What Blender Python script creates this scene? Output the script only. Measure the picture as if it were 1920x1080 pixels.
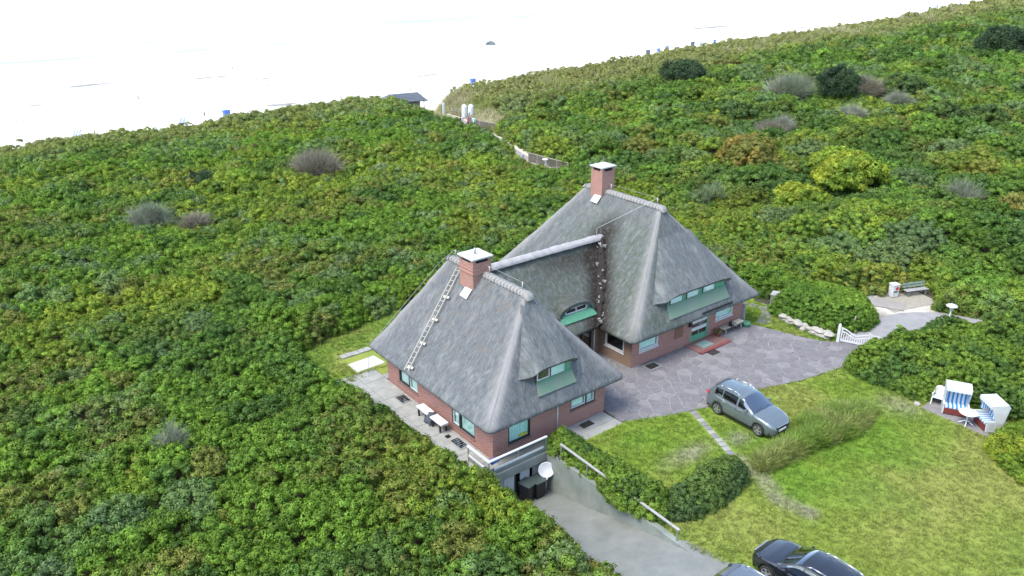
import bpy, bmesh, math, random
import numpy as np
from mathutils import Vector, Matrix

for _o in list(bpy.data.objects):
    bpy.data.objects.remove(_o)
S = bpy.context.scene
COL = S.collection
random.seed(7)
RNG = np.random.default_rng(11)
R = math.radians

# ------------------------------------------------------------------ camera
CAM = np.array([-19.31, -26.548, 22.841])
PITCH, ROLL, YAW = 0.3951, 0.0038, -0.6581
_f = np.array([-math.sin(YAW) * math.cos(PITCH), math.cos(YAW) * math.cos(PITCH), -math.sin(PITCH)])
_r = np.cross(_f, [0, 0, 1]); _r /= np.linalg.norm(_r)
_d = np.cross(_f, _r)
_c, _s = math.cos(ROLL), math.sin(ROLL)
_r, _d = _c * _r + _s * _d, -_s * _r + _c * _d
cam_data = bpy.data.cameras.new('camera')
cam = bpy.data.objects.new('camera', cam_data)
COL.objects.link(cam)
cam.matrix_world = Matrix(((_r[0], -_d[0], -_f[0], CAM[0]), (_r[1], -_d[1], -_f[1], CAM[1]),
                           (_r[2], -_d[2], -_f[2], CAM[2]), (0, 0, 0, 1)))
cam_data.sensor_width = 36.0
cam_data.lens = 36.0 * 1496.7 / 1920.0
cam_data.clip_start = 0.5
cam_data.clip_end = 30000
S.camera = cam

# ------------------------------------------------------------------ sky, sun, exposure
SUN_EL, SUN_AZ = R(60), R(-88)          # azimuth measured from +Y towards +X
W = bpy.data.worlds.new('World'); S.world = W; W.use_nodes = True
nt = W.node_tree
sky = nt.nodes.new('ShaderNodeTexSky')
sky.sky_type = 'NISHITA'; sky.sun_disc = False
sky.sun_elevation = SUN_EL; sky.sun_rotation = SUN_AZ
sky.air_density = 1.0; sky.dust_density = 2.0; sky.ozone_density = 1.0; sky.altitude = 0
nt.links.new(sky.outputs[0], nt.nodes['Background'].inputs[0])
nt.nodes['Background'].inputs[1].default_value = 0.15
sd = bpy.data.lights.new('sun', 'SUN'); sd.energy = 1.25; sd.angle = R(30); sd.color = (1.0, 0.96, 0.89)
sun = bpy.data.objects.new('sun', sd); COL.objects.link(sun)
_sv = Vector((math.sin(SUN_AZ) * math.cos(SUN_EL), math.cos(SUN_AZ) * math.cos(SUN_EL), math.sin(SUN_EL)))
sun.rotation_euler = _sv.to_track_quat('Z', 'Y').to_euler()
sun.location = (0, 0, 60)
S.view_settings.view_transform = 'Standard'
S.view_settings.look = 'None'
S.view_settings.gamma = 1.0
S.view_settings.exposure = 1.70
S.view_settings.use_curve_mapping = False

# ------------------------------------------------------------------ helpers: objects
def tag(o, label=None, cat=None, group=None, kind=None):
    if label: o['label'] = label
    if cat: o['category'] = cat
    if group: o['group'] = group
    if kind: o['kind'] = kind
    return o

def link(name, data, parent=None):
    o = bpy.data.objects.new(name, data); COL.objects.link(o)
    if parent is not None: o.parent = parent
    return o

def thing(name, label, cat, loc=(0, 0, 0), rz=0.0, group=None):
    o = link(name, None); o.location = loc; o.rotation_euler = (0, 0, rz)
    o.empty_display_size = 0.3
    return tag(o, label, cat, group)

def copy_tree(o, parent=None):
    c = o.copy(); COL.objects.link(c); c.parent = parent
    for ch in o.children: copy_tree(ch, c)
    return c

class MB:
    """collects simple shapes, builds one mesh object"""
    def __init__(s): s.v = []; s.f = []; s.m = []; s.mi = 0
    def add(s, vs, fs):
        n = len(s.v); s.v += [tuple(v) for v in vs]
        for f in fs: s.f.append(tuple(i + n for i in f)); s.m.append(s.mi)
        return s
    def box(s, x0, y0, z0, x1, y1, z1):
        x0, x1 = min(x0, x1), max(x0, x1); y0, y1 = min(y0, y1), max(y0, y1); z0, z1 = min(z0, z1), max(z0, z1)
        return s.add([(x0, y0, z0), (x1, y0, z0), (x1, y1, z0), (x0, y1, z0), (x0, y0, z1), (x1, y0, z1), (x1, y1, z1), (x0, y1, z1)],
                     [(0, 3, 2, 1), (4, 5, 6, 7), (0, 1, 5, 4), (1, 2, 6, 5), (2, 3, 7, 6), (3, 0, 4, 7)])
    def bar(s, a, b, w, h, up=(0, 0, 1)):
        a, b = Vector(a), Vector(b); d = (b - a).normalized(); u = Vector(up)
        if abs(d.dot(u)) > .98: u = Vector((1, 0, 0))
        r = d.cross(u).normalized() * (w / 2); t = r.cross(d).normalized() * (h / 2)
        vs = [p + i * r + j * t for p in (a, b) for i, j in ((-1, -1), (1, -1), (1, 1), (-1, 1))]
        return s.add(vs, [(0, 1, 2, 3), (7, 6, 5, 4), (0, 4, 5, 1), (1, 5, 6, 2), (2, 6, 7, 3), (3, 7, 4, 0)])
    def cyl(s, a, b, r0, r1=None, n=10, caps=True):
        r1 = r0 if r1 is None else r1
        a, b = Vector(a), Vector(b); d = (b - a).normalized()
        u = d.orthogonal().normalized(); w = d.cross(u)
        vs = []
        for p, rr in ((a, r0), (b, r1)):
            for k in range(n):
                t = 2 * math.pi * k / n; vs.append(p + rr * (math.cos(t) * u + math.sin(t) * w))
        fs = [(k, (k + 1) % n, n + (k + 1) % n, n + k) for k in range(n)]
        if caps: fs += [tuple(reversed(range(n))), tuple(range(n, 2 * n))]
        return s.add(vs, fs)
    def tube(s, pts, r, n=8):
        for a, b in zip(pts[:-1], pts[1:]): s.cyl(a, b, r, r, n)
        return s
    def lathe(s, prof, n=20, cx=0, cy=0):
        vs = []; m = len(prof)
        for k in range(n):
            t = 2 * math.pi * k / n
            for r, z in prof: vs.append((cx + r * math.cos(t), cy + r * math.sin(t), z))
        fs = [(k * m + i, ((k + 1) % n) * m + i, ((k + 1) % n) * m + i + 1, k * m + i + 1) for k in range(n) for i in range(m - 1)]
        return s.add(vs, fs)
    def prism(s, poly, z0, z1):
        n = len(poly)
        vs = [(x, y, z0) for x, y in poly] + [(x, y, z1) for x, y in poly]
        return s.add(vs, [tuple(reversed(range(n))), tuple(range(n, 2 * n))] + [(k, (k + 1) % n, n + (k + 1) % n, n + k) for k in range(n)])
    def extrude(s, poly, axis, a0, a1):
        """poly of (u,z) pairs extruded along axis 'x' or 'y'"""
        n = len(poly)
        P = (lambda u, z, a: (a, u, z)) if axis == 'x' else (lambda u, z, a: (u, a, z))
        vs = [P(u, z, a0) for u, z in poly] + [P(u, z, a1) for u, z in poly]
        return s.add(vs, [tuple(range(n)), tuple(reversed(range(n, 2 * n)))] + [((k + 1) % n, k, n + k, n + (k + 1) % n) for k in range(n)])
    def build(s, name, mat, parent=None, smooth=False, bevel=0.0, loc=None):
        me = bpy.data.meshes.new(name)
        me.from_pydata([tuple(v) for v in s.v], [], s.f)
        bm = bmesh.new(); bm.from_mesh(me)
        bmesh.ops.recalc_face_normals(bm, faces=bm.faces)
        if bevel > 0:
            bmesh.ops.bevel(bm, geom=[e for e in bm.edges if len(e.link_faces) == 2 and e.calc_face_angle(0) > .5], offset=bevel, segments=2, affect='EDGES', profile=.6)
        uv = bm.loops.layers.uv.new('UVMap')
        for f in bm.faces:
            nx, ny, nz = abs(f.normal.x), abs(f.normal.y), abs(f.normal.z)
            for l in f.loops:
                c = l.vert.co
                l[uv].uv = (c.x, c.y) if nz > nx and nz > ny else ((c.y, c.z) if nx > ny else (c.x, c.z))
            f.smooth = smooth
        bm.to_mesh(me); bm.free()
        mats = mat if isinstance(mat, (list, tuple)) else [mat]
        for m in mats: me.materials.append(m)
        if len(mats) > 1 and bevel == 0: me.polygons.foreach_set('material_index', s.m)
        o = link(name, me, parent)
        if loc is not None: o.location = loc
        return o

def np_mesh(name, V, F, mat, parent=None, tint=None, smooth=False, uv=None, attrs=None):
    """V (N,3), F (M,k) with one face size"""
    V = np.ascontiguousarray(V, dtype=np.float32); F = np.ascontiguousarray(F, dtype=np.int32)
    me = bpy.data.meshes.new(name); k = F.shape[1]
    me.vertices.add(len(V)); me.vertices.foreach_set('co', V.ravel())
    me.loops.add(F.size); me.loops.foreach_set('vertex_index', F.ravel())
    me.polygons.add(len(F)); me.polygons.foreach_set('loop_start', np.arange(0, F.size, k, dtype=np.int32))
    me.polygons.foreach_set('loop_total', np.full(len(F), k, dtype=np.int32))
    if smooth: me.polygons.foreach_set('use_smooth', np.ones(len(F), dtype=bool))
    if uv is not None:
        l = me.uv_layers.new(name='UVMap'); l.data.foreach_set('uv', np.ascontiguousarray(uv[F.ravel()], dtype=np.float32).ravel())
    if tint is not None:
        a = me.attributes.new('tint', 'FLOAT_COLOR', 'POINT')
        a.data.foreach_set('color', np.hstack([tint, np.ones((len(V), 1))]).astype(np.float32).ravel())
    for nm, arr in (attrs or {}).items():
        a = me.attributes.new(nm, 'FLOAT', 'POINT'); a.data.foreach_set('value', np.asarray(arr, dtype=np.float32))
    me.update(calc_edges=True); me.validate()
    if mat: me.materials.append(mat)
    return link(name, me, parent)

# ------------------------------------------------------------------ helpers: materials
def newmat(name):
    m = bpy.data.materials.new(name); m.use_nodes = True
    t = m.node_tree; b = t.nodes['Principled BSDF']
    return m, t, b

def N(t, typ, **kw):
    n = t.nodes.new('ShaderNode' + typ)
    for k, v in kw.items():
        if k in n.inputs.keys(): n.inputs[k].default_value = v
        else: setattr(n, k, v)
    return n

def c4(c): return (c[0], c[1], c[2], 1)

def ramp(t, fac, stops):
    r = N(t, 'ValToRGB'); e = r.color_ramp.elements
    while len(e) < len(stops): e.new(0.5)
    for el, (p, c) in zip(e, stops): el.position = p; el.color = c4(c)
    t.links.new(fac, r.inputs[0]); return r.outputs[0]

def mixc(t, fac, a, b, mode='MIX'):
    m = N(t, 'Mix', data_type='RGBA', blend_type=mode)
    for s, v in ((m.inputs[0], fac), (m.inputs[6], a), (m.inputs[7], b)):
        if hasattr(v, 'links'): t.links.new(v, s)
        elif isinstance(v, (int, float)): s.default_value = v
        else: s.default_value = c4(v)
    return m.outputs[2]

def noise(t, vec, scale, detail=4, rough=.55, dist=0.0):
    n = N(t, 'TexNoise', Scale=scale, Detail=detail, Roughness=rough, Distortion=dist)
    t.links.new(vec, n.inputs['Vector']); return n.outputs['Fac']

def mapped(t, src, sc):
    m = N(t, 'Mapping'); m.inputs['Scale'].default_value = sc; t.links.new(src, m.inputs['Vector']); return m.outputs[0]

def bump(t, b, h, strength=.4, dist=.02):
    n = N(t, 'Bump', Strength=strength, Distance=dist); t.links.new(h, n.inputs['Height']); t.links.new(n.outputs[0], b.inputs['Normal'])

def plain(name, col, col2=None, rough=.6, metal=0.0, scale=3.0, bmp=0.0, bscale=40.0, coat=0.0, spec=.5):
    m, t, b = newmat(name)
    b.inputs['Roughness'].default_value = rough; b.inputs['Metallic'].default_value = metal
    b.inputs['Specular IOR Level'].default_value = spec
    if coat: b.inputs['Coat Weight'].default_value = coat; b.inputs['Coat Roughness'].default_value = .04
    tc = N(t, 'TexCoord').outputs['Object']
    col2 = col2 or tuple(x * .8 for x in col)
    t.links.new(ramp(t, noise(t, tc, scale, 6, .65), [(.3, col2), (.72, col)]), b.inputs['Base Color'])
    if bmp: bump(t, b, noise(t, tc, bscale, 5, .6), bmp, .02)
    return m

MAT = {}
MAT['white'] = plain('white_paint', (.56, .575, .57), (.46, .48, .475), .45)
MAT['white_plastic'] = plain('white_plastic', (.60, .615, .62), (.52, .54, .545), .4)
MAT['white_slab'] = plain('white_slab', (.46, .48, .465), (.35, .37, .355), .8, scale=1.2, bmp=.3)
MAT['green'] = plain('green_paint', (.10, .30, .17), (.07, .23, .14), .6)
MAT['black'] = plain('black_plastic', (.012, .013, .016), (.008, .008, .01), .45)
MAT['dark_frame'] = plain('dark_window_frame', (.014, .026, .024), None, .4)
MAT['metal'] = plain('grey_metal', (.42, .43, .42), (.30, .31, .30), .45, .6)
MAT['chrome'] = plain('chrome', (.66, .67, .69), None, .38, .9)
MAT['concrete'] = plain('concrete', (.185, .195, .18), (.12, .135, .12), .9, scale=1.1, bmp=.4, bscale=18)
MAT['concrete_dark'] = plain('weathered_concrete', (.24, .26, .235), (.12, .15, .125), .9, scale=.8, bmp=.4, bscale=14)
MAT['slab'] = plain('terrace_slab', (.30, .30, .275), (.20, .21, .19), .88, scale=1.7, bmp=.35, bscale=25)
MAT['stone'] = plain('paving_stone', (.165, .158, .16), (.108, .106, .11), .85, scale=2.2, bmp=.5, bscale=22)
MAT['stone2'] = plain('paving_stone_pale', (.20, .192, .19), (.135, .132, .135), .85, scale=2.2, bmp=.5, bscale=22)
MAT['stone3'] = plain('paving_stone_dark', (.155, .145, .15), (.105, .10, .105), .85, scale=2.2, bmp=.5, bscale=22)
MAT['mortar'] = plain('mortar_bed', (.275, .27, .265), (.17, .175, .155), .95, scale=1.5, bmp=.4)
MAT['boulder'] = plain('field_stone', (.36, .34, .30), (.22, .22, .18), .9, scale=4, bmp=.6, bscale=12)
MAT['asphalt'] = plain('lane_surface', (.25, .25, .245), (.185, .185, .18), .9, scale=1.3, bmp=.3)
MAT['cement'] = plain('ridge_cement', (.34, .335, .33), (.22, .22, .215), .85, scale=3, bmp=.35)
MAT['ridge'] = plain('ridge_tile_clay', (.29, .285, .27), (.17, .17, .16), .8, scale=4, bmp=.3)
MAT['wood'] = plain('weathered_wood', (.30, .27, .22), (.20, .18, .15), .85, scale=5)
MAT['wood_pale'] = plain('pale_wood', (.55, .50, .38), (.44, .40, .30), .8, scale=5)
MAT['tyre'] = plain('tyre_rubber', (.016, .016, .017), None, .85)
MAT['red'] = plain('red_plastic', (.55, .03, .05), None, .3)
MAT['redbrown'] = plain('red_brown_wood', (.16, .025, .02), (.11, .02, .016), .6)
MAT['blue'] = plain('blue_plastic', (.03, .12, .42), None, .5)
MAT['yellow'] = plain('yellow_cloth', (.62, .52, .03), None, .7)
MAT['curtain'] = plain('curtain', (.74, .88, .84), (.55, .74, .70), .9, scale=8)
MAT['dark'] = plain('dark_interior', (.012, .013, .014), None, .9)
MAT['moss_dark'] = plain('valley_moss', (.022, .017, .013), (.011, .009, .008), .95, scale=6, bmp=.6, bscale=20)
MAT['straw'] = plain('loose_straw', (.36, .35, .32), (.28, .27, .25), .9)
MAT['bark'] = plain('bark', (.10, .08, .06), (.06, .05, .04), .9, scale=9)
MAT['plate'] = plain('plate_white', (.75, .75, .74), (.7, .7, .7), .4)
MAT['lens'] = plain('headlight_lens', (.42, .44, .46), (.3, .32, .34), .08, coat=1)
MAT['doormat'] = plain('doormat', (.03, .02, .022), None, .95)
MAT['cushion'] = plain('pale_cushion', (.66, .66, .68), (.5, .5, .54), .9, scale=7)

def glass(name, tint, refl=.22):
    m = bpy.data.materials.new(name); m.use_nodes = True; t = m.node_tree; t.nodes.clear()
    out = N(t, 'OutputMaterial'); tr = N(t, 'BsdfTransparent'); tr.inputs[0].default_value = c4(tint)
    gl = N(t, 'BsdfGlossy', Roughness=.03); gl.inputs[0].default_value = (.95, .97, 1, 1)
    fr = N(t, 'LayerWeight', Blend=.5); pw = N(t, 'Math', operation='POWER'); pw.inputs[1].default_value = 3.0; t.links.new(fr.outputs['Facing'], pw.inputs[0]); ad = N(t, 'Math', operation='ADD'); ad.inputs[1].default_value = refl; ad.use_clamp = True
    mx = N(t, 'MixShader'); t.links.new(pw.outputs[0], ad.inputs[0]); t.links.new(ad.outputs[0], mx.inputs[0])
    t.links.new(tr.outputs[0], mx.inputs[1]); t.links.new(gl.outputs[0], mx.inputs[2]); t.links.new(mx.outputs[0], out.inputs[0])
    return m
MAT['pane'] = glass('window_pane', (.90, .97, .95), .06)
MAT['pane_dark'] = glass('dark_window_pane', (.12, .14, .15), .12)
MAT['car_glass'] = glass('car_glass', (.10, .14, .14), .26)
MAT['skylight'] = glass('green_well_glass', (.30, .55, .48), .12)

def car_paint(name, col, metal=.6, rough=.28):
    m, t, b = newmat(name); b.inputs['Base Color'].default_value = c4(col)
    b.inputs['Metallic'].default_value = metal; b.inputs['Roughness'].default_value = rough
    b.inputs['Coat Weight'].default_value = 1; b.inputs['Coat Roughness'].default_value = .03
    return m
MAT['paint_grey'] = car_paint('grey_green_metallic', (.145, .178, .184), .5, .3)
MAT['paint_black'] = car_paint('black_gloss', (.010, .011, .014), .1, .25)
MAT['paint_dark'] = car_paint('dark_grey_metallic', (.16, .18, .195), .6, .3)

def brick_mat(name, c1, c2, mortar, dirt=(.16, .13, .10)):
    m, t, b = newmat(name); b.inputs['Roughness'].default_value = .9
    tc = N(t, 'TexCoord'); uv = tc.outputs['UV']
    br = N(t, 'TexBrick', Scale=1.0); br.inputs['Color1'].default_value = c4(c1); br.inputs['Color2'].default_value = c4(c2)
    br.inputs['Mortar'].default_value = c4(mortar); br.inputs['Mortar Size'].default_value = .013
    br.inputs['Brick Width'].default_value = .25; br.inputs['Row Height'].default_value = .077; br.inputs['Mortar Smooth'].default_value = .2
    t.links.new(uv, br.inputs['Vector'])
    n = noise(t, tc.outputs['Object'], 1.3, 6, .65)
    col = mixc(t, ramp(t, n, [(.5, (0, 0, 0)), (.85, (.55, .55, .55))]), br.outputs['Color'], dirt)
    t.links.new(col, b.inputs['Base Color'])
    inv = N(t, 'Math', operation='SUBTRACT'); inv.inputs[0].default_value = 1; t.links.new(br.outputs['Fac'], inv.inputs[1])
    bump(t, b, inv.outputs[0], .6, .012)
    return m
MAT['brick'] = brick_mat('red_brick', (.32, .10, .066), (.20, .062, .045), (.36, .29, .25))
MAT['brick_shaded'] = brick_mat('shaded_greenish_brick', (.21, .10, .07), (.16, .085, .055), (.22, .20, .15), (.13, .12, .06))  # greenish courtyard brick with the occlusion of the yard put into its colour
MAT['brick_chimney'] = brick_mat('chimney_brick', (.34, .115, .070), (.21, .070, .048), (.40, .33, .29))
MAT['brick_step'] = brick_mat('step_brick', (.20, .065, .06), (.15, .055, .045), (.20, .16, .135))

def thatch_mat():
    m, t, b = newmat('thatch'); b.inputs['Roughness'].default_value = .95; b.inputs['Specular IOR Level'].default_value = .2
    tc = N(t, 'TexCoord'); uv = tc.outputs['UV']; ob = tc.outputs['Object']
    fib = noise(t, mapped(t, uv, (9, 2.4, 1)), 1.0, 8, .75, .4)
    fib2 = noise(t, mapped(t, uv, (38, 6, 1)), 1.0, 3, .6)
    col = ramp(t, fib, [(.28, (.050, .059, .062)), (.5, (.102, .114, .119)), (.75, (.180, .192, .194))])
    lum = N(t, 'Attribute', attribute_name='pale'); mo = N(t, 'Attribute', attribute_name='moss'); dk = N(t, 'Attribute', attribute_name='wear')
    # lichen and brown weather stains
    st = noise(t, mapped(t, uv, (2.2, .8, 1)), 1.0, 6, .7, .6)
    col = mixc(t, ramp(t, st, [(.50, (0, 0, 0)), (.70, (.6, .6, .6))]), col, (.235, .24, .235))
    br = noise(t, mapped(t, uv, (3.6, 1.1, 1)), 1.7, 5, .7, .5)
    w = N(t, 'Math', operation='MULTIPLY'); t.links.new(ramp(t, br, [(.52, (0, 0, 0)), (.68, (1, 1, 1))]), w.inputs[0]); t.links.new(dk.outputs['Fac'], w.inputs[1])
    col = mixc(t, w.outputs[0], col, (.16, .125, .09))
    # moss
    mn = noise(t, mapped(t, uv, (3.0, 2.2, 1)), 1.3, 7, .75, .4)
    w2 = N(t, 'Math', operation='MULTIPLY'); t.links.new(ramp(t, mn, [(.40, (0, 0, 0)), (.62, (1, 1, 1))]), w2.inputs[0]); t.links.new(mo.outputs['Fac'], w2.inputs[1])
    col = mixc(t, w2.outputs[0], col, (.062, .082, .052))
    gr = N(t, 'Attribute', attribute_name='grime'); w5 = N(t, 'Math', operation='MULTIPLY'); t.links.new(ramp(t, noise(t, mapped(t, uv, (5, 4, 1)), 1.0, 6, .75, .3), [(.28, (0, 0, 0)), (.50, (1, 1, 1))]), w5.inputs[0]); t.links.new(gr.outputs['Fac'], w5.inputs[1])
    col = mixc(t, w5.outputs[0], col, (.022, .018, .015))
    w3 = N(t, 'Math', operation='MULTIPLY'); w3.inputs[1].default_value = .5; t.links.new(lum.outputs['Fac'], w3.inputs[0])
    col = mixc(t, w3.outputs[0], col, (.31, .30, .29))
    t.links.new(col, b.inputs['Base Color'])
    ad = N(t, 'Math', operation='MULTIPLY_ADD'); ad.inputs[1].default_value = .5; t.links.new(fib2, ad.inputs[0]); t.links.new(fib, ad.inputs[2])
    bump(t, b, ad.outputs[0], .9, .05)
    return m
MAT['thatch'] = thatch_mat()

def leaf_mat(name, inst, transl=.33):
    m = bpy.data.materials.new(name); m.use_nodes = True; t = m.node_tree; t.nodes.clear()
    out = N(t, 'OutputMaterial')
    a = N(t, 'Attribute', attribute_name='tint', attribute_type='INSTANCER' if inst else 'GEOMETRY')
    g = N(t, 'NewGeometry'); rnd = g.outputs['Random Per Island']
    hsv = N(t, 'HueSaturation'); t.links.new(a.outputs['Color'], hsv.inputs['Color'])
    mp = N(t, 'MapRange'); mp.inputs['To Min'].default_value = .72; mp.inputs['To Max'].default_value = 1.28
    t.links.new(rnd, mp.inputs['Value']); t.links.new(mp.outputs[0], hsv.inputs['Value'])
    di = N(t, 'BsdfDiffuse'); tr = N(t, 'BsdfTranslucent'); gl = N(t, 'BsdfGlossy', Roughness=.6); gl.inputs[0].default_value = (.9, .95, 1, 1)
    t.links.new(hsv.outputs[0], di.inputs[0]); t.links.new(hsv.outputs[0], tr.inputs[0])
    m1 = N(t, 'MixShader'); m1.inputs[0].default_value = transl; t.links.new(di.outputs[0], m1.inputs[1]); t.links.new(tr.outputs[0], m1.inputs[2])
    m2 = N(t, 'MixShader'); m2.inputs[0].default_value = .012; t.links.new(m1.outputs[0], m2.inputs[1]); t.links.new(gl.outputs[0], m2.inputs[2])
    t.links.new(m2.outputs[0], out.inputs[0]); return m
MAT['leaf_i'] = leaf_mat('leaf_scattered', True)
MAT['leaf'] = leaf_mat('leaf', False)

def ground_mat():
    m, t, b = newmat('dune_soil'); b.inputs['Roughness'].default_value = 1
    a = N(t, 'Attribute', attribute_name='tint'); ob = N(t, 'TexCoord').outputs['Object']
    n = noise(t, ob, 2.0, 8, .7)
    t.links.new(mixc(t, 1.0, a.outputs['Color'], ramp(t, n, [(.3, (.6, .6, .6)), (.7, (1.15, 1.15, 1.15))]), 'MULTIPLY'), b.inputs['Base Color'])
    bump(t, b, noise(t, ob, 9, 6, .7), .5, .05); return m
MAT['ground'] = ground_mat()

def lawn_mat():
    m, t, b = newmat('lawn'); b.inputs['Roughness'].default_value = 1; b.inputs['Specular IOR Level'].default_value = .1
    a = N(t, 'Attribute', attribute_name='tint'); ob = N(t, 'TexCoord').outputs['Object']
    n1 = noise(t, ob, 14.0, 6, .75); n2 = noise(t, ob, 2.6, 6, .65)
    c = mixc(t, 1.0, a.outputs['Color'], ramp(t, n1, [(.25, (.78, .80, .7)), (.75, (1.18, 1.15, 1.2))]), 'MULTIPLY')
    c = mixc(t, ramp(t, n2, [(.5, (0, 0, 0)), (.72, (.5, .5, .5))]), c, (.105, .18, .028))
    t.links.new(c, b.inputs['Base Color']); bump(t, b, n1, .7, .03); return m
MAT['lawn'] = lawn_mat()

def sand_mat():
    m, t, b = newmat('beach_sand'); b.inputs['Roughness'].default_value = .95
    ob = N(t, 'TexCoord').outputs['Object']
    n = noise(t, mapped(t, ob, (.02, .09, .1)), 1.0, 8, .7, .4)
    t.links.new(ramp(t, n, [(.36, (.20, .20, .175)), (.41, (.66, .65, .61)), (.6, (.80, .79, .76))]), b.inputs['Base Color'])
    bump(t, b, noise(t, ob, .8, 6, .7), .3, .15); return m
MAT['sand'] = sand_mat()

def sea_mat():
    m, t, b = newmat('sea_water'); b.inputs['Roughness'].default_value = .22; b.inputs['IOR'].default_value = 1.33
    ob = N(t, 'TexCoord').outputs['Object']
    w = noise(t, mapped(t, ob, (.018, .10, .1)), 1.0, 8, .68, .6)
    f = noise(t, mapped(t, ob, (.006, .035, .1)), 1.0, 7, .72, .8)
    col = ramp(t, f, [(.385, (.16, .36, .34)), (.44, (.5, .66, .64)), (.51, (.84, .86, .86))])
    t.links.new(col, b.inputs['Base Color']); bump(t, b, w, .5, .6); return m
MAT['sea'] = sea_mat()

def stripe_mat(name, axis, period, ca, cb):
    m, t, b = newmat(name); b.inputs['Roughness'].default_value = .85
    ob = N(t, 'TexCoord').outputs['Object']; sp = N(t, 'SeparateXYZ'); t.links.new(ob, sp.inputs[0])
    d = N(t, 'Math', operation='DIVIDE'); d.inputs[1].default_value = period; t.links.new(sp.outputs[axis], d.inputs[0])
    fr = N(t, 'Math', operation='FRACT'); t.links.new(d.outputs[0], fr.inputs[0])
    gt = N(t, 'Math', operation='GREATER_THAN'); gt.inputs[1].default_value = .5; t.links.new(fr.outputs[0], gt.inputs[0])
    t.links.new(mixc(t, gt.outputs[0], ca, cb), b.inputs['Base Color']); return m
MAT['stripe'] = stripe_mat('blue_white_stripe', 0, .20, (.03, .20, .46), (.56, .59, .60))

# ------------------------------------------------------------------ terrain shape
def vnoise(x, y, seed):
    xi = np.floor(x).astype(np.int64); yi = np.floor(y).astype(np.int64); fx = x - xi; fy = y - yi
    def h(a, b):
        n = (a * 374761393 + b * 668265263 + seed * 1442695041) & 0xffffffff
        n = ((n ^ (n >> 13)) * 1274126177) & 0xffffffff
        return ((n ^ (n >> 16)) & 0xffff) / 65535.0
    u = fx * fx * (3 - 2 * fx); v = fy * fy * (3 - 2 * fy)
    return (h(xi, yi) * (1 - u) + h(xi + 1, yi) * u) * (1 - v) + (h(xi, yi + 1) * (1 - u) + h(xi + 1, yi + 1) * u) * v
def fnoise(x, y, scale, seed, oct=3):
    x = np.asarray(x, float) / scale; y = np.asarray(y, float) / scale; s = 0; a = 1; tot = 0
    for k in range(oct):
        s = s + a * vnoise(x * 2 ** k + 17.3 * k, y * 2 ** k - 9.1 * k, seed + k); tot += a; a *= .5
    return s / tot
def sstep(a, b, x):
    t = np.clip((np.asarray(x, float) - a) / (b - a), 0, 1); return t * t * (3 - 2 * t)
def seg_dist(x, y, pts, closed=False):
    d = np.full(np.shape(x), 1e9); P = list(pts) + ([pts[0]] if closed else [])
    for (ax, ay), (bx, by) in zip(P[:-1], P[1:]):
        vx, vy = bx - ax, by - ay
        t = np.clip(((x - ax) * vx + (y - ay) * vy) / (vx * vx + vy * vy + 1e-12), 0, 1)
        d = np.minimum(d, np.hypot(x - ax - t * vx, y - ay - t * vy))
    return d
def inside(x, y, poly):
    r = np.zeros(np.shape(x), bool); n = len(poly)
    for k in range(n):
        (ax, ay), (bx, by) = poly[k], poly[(k + 1) % n]
        c = ((ay > y) != (by > y)) & (x < (bx - ax) * (y - ay) / (by - ay + 1e-12) + ax); r ^= c
    return r

PATH = [(33.6, -3.0), (32.6, -0.6), (30.9, 2.6), (32.4, 9.5), (35.0, 16.0), (37.4, 28.0), (38.6, 38.0), (38.7, 44.0), (42.0, 54.0), (44.6, 61.5), (46.0, 68.0), (49.5, 76.0), (53.0, 86.0), (56.0, 95.0), (58.0, 104.0)]
LANE = [(24.6, -4.6), (29.0, -4.6), (32.0, -4.2), (34.6, -8.0), (39.5, -14.0), (47.0, -24.0), (60.0, -44.0)]
CX = [-200, -10, 12, 35, 47, 52, 58, 66, 102, 140, 190, 270, 420, 700, 1200]
CZ = [-.9, -.8, -.4, 0.2, 0.1, -0.3, -.2, 0.8, 2.5, 3.8, 4.9, 8.3, 15.2, 25.8, 42.0]
CRY = 92.0
def Hn(x, y):
    x = np.asarray(x, float); y = np.asarray(y, float)
    cz = np.interp(x, CX, CZ)
    y0 = np.interp(x, [-40, 30, 45, 90, 200], [18, 18, 6, -25, -70])
    t = sstep(y0, CRY - 4, y)
    z = cz * t
    damp = sstep(0, 25, np.maximum(np.maximum(-4 - x, x - 34), np.maximum(y - 20, -30 - y)))
    z = z + damp * ((fnoise(x, y, 22, 5) - .5) * 2.6 * (1 - .75 * sstep(60, 92, y)) + (fnoise(x, y, 7, 9, 2) - .5) * .5)
    crest = CRY + (fnoise(x, y * 0, 14, 21, 2) - .5) * 5
    drop = sstep(crest, crest + 26, y)
    z = z * (1 - drop) + drop * (-9.0 - 3.3 * sstep(110, 165, y))
    # cutting of the beach path
    pd = seg_dist(x, y, PATH); pz = np.interp(y, [0, 60, 76, 86, 95, 104, 118], [0, .2, -.4, -1.6, -3.6, -6.2, -9.0])
    k = 1 - sstep(1.0, np.where(y > 55, 6.0, 3.5), pd)
    return np.where(y > 118, z, z * (1 - k) + pz * k)
def H1(x, y): return float(Hn(np.array([x]), np.array([y]))[0])

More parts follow.
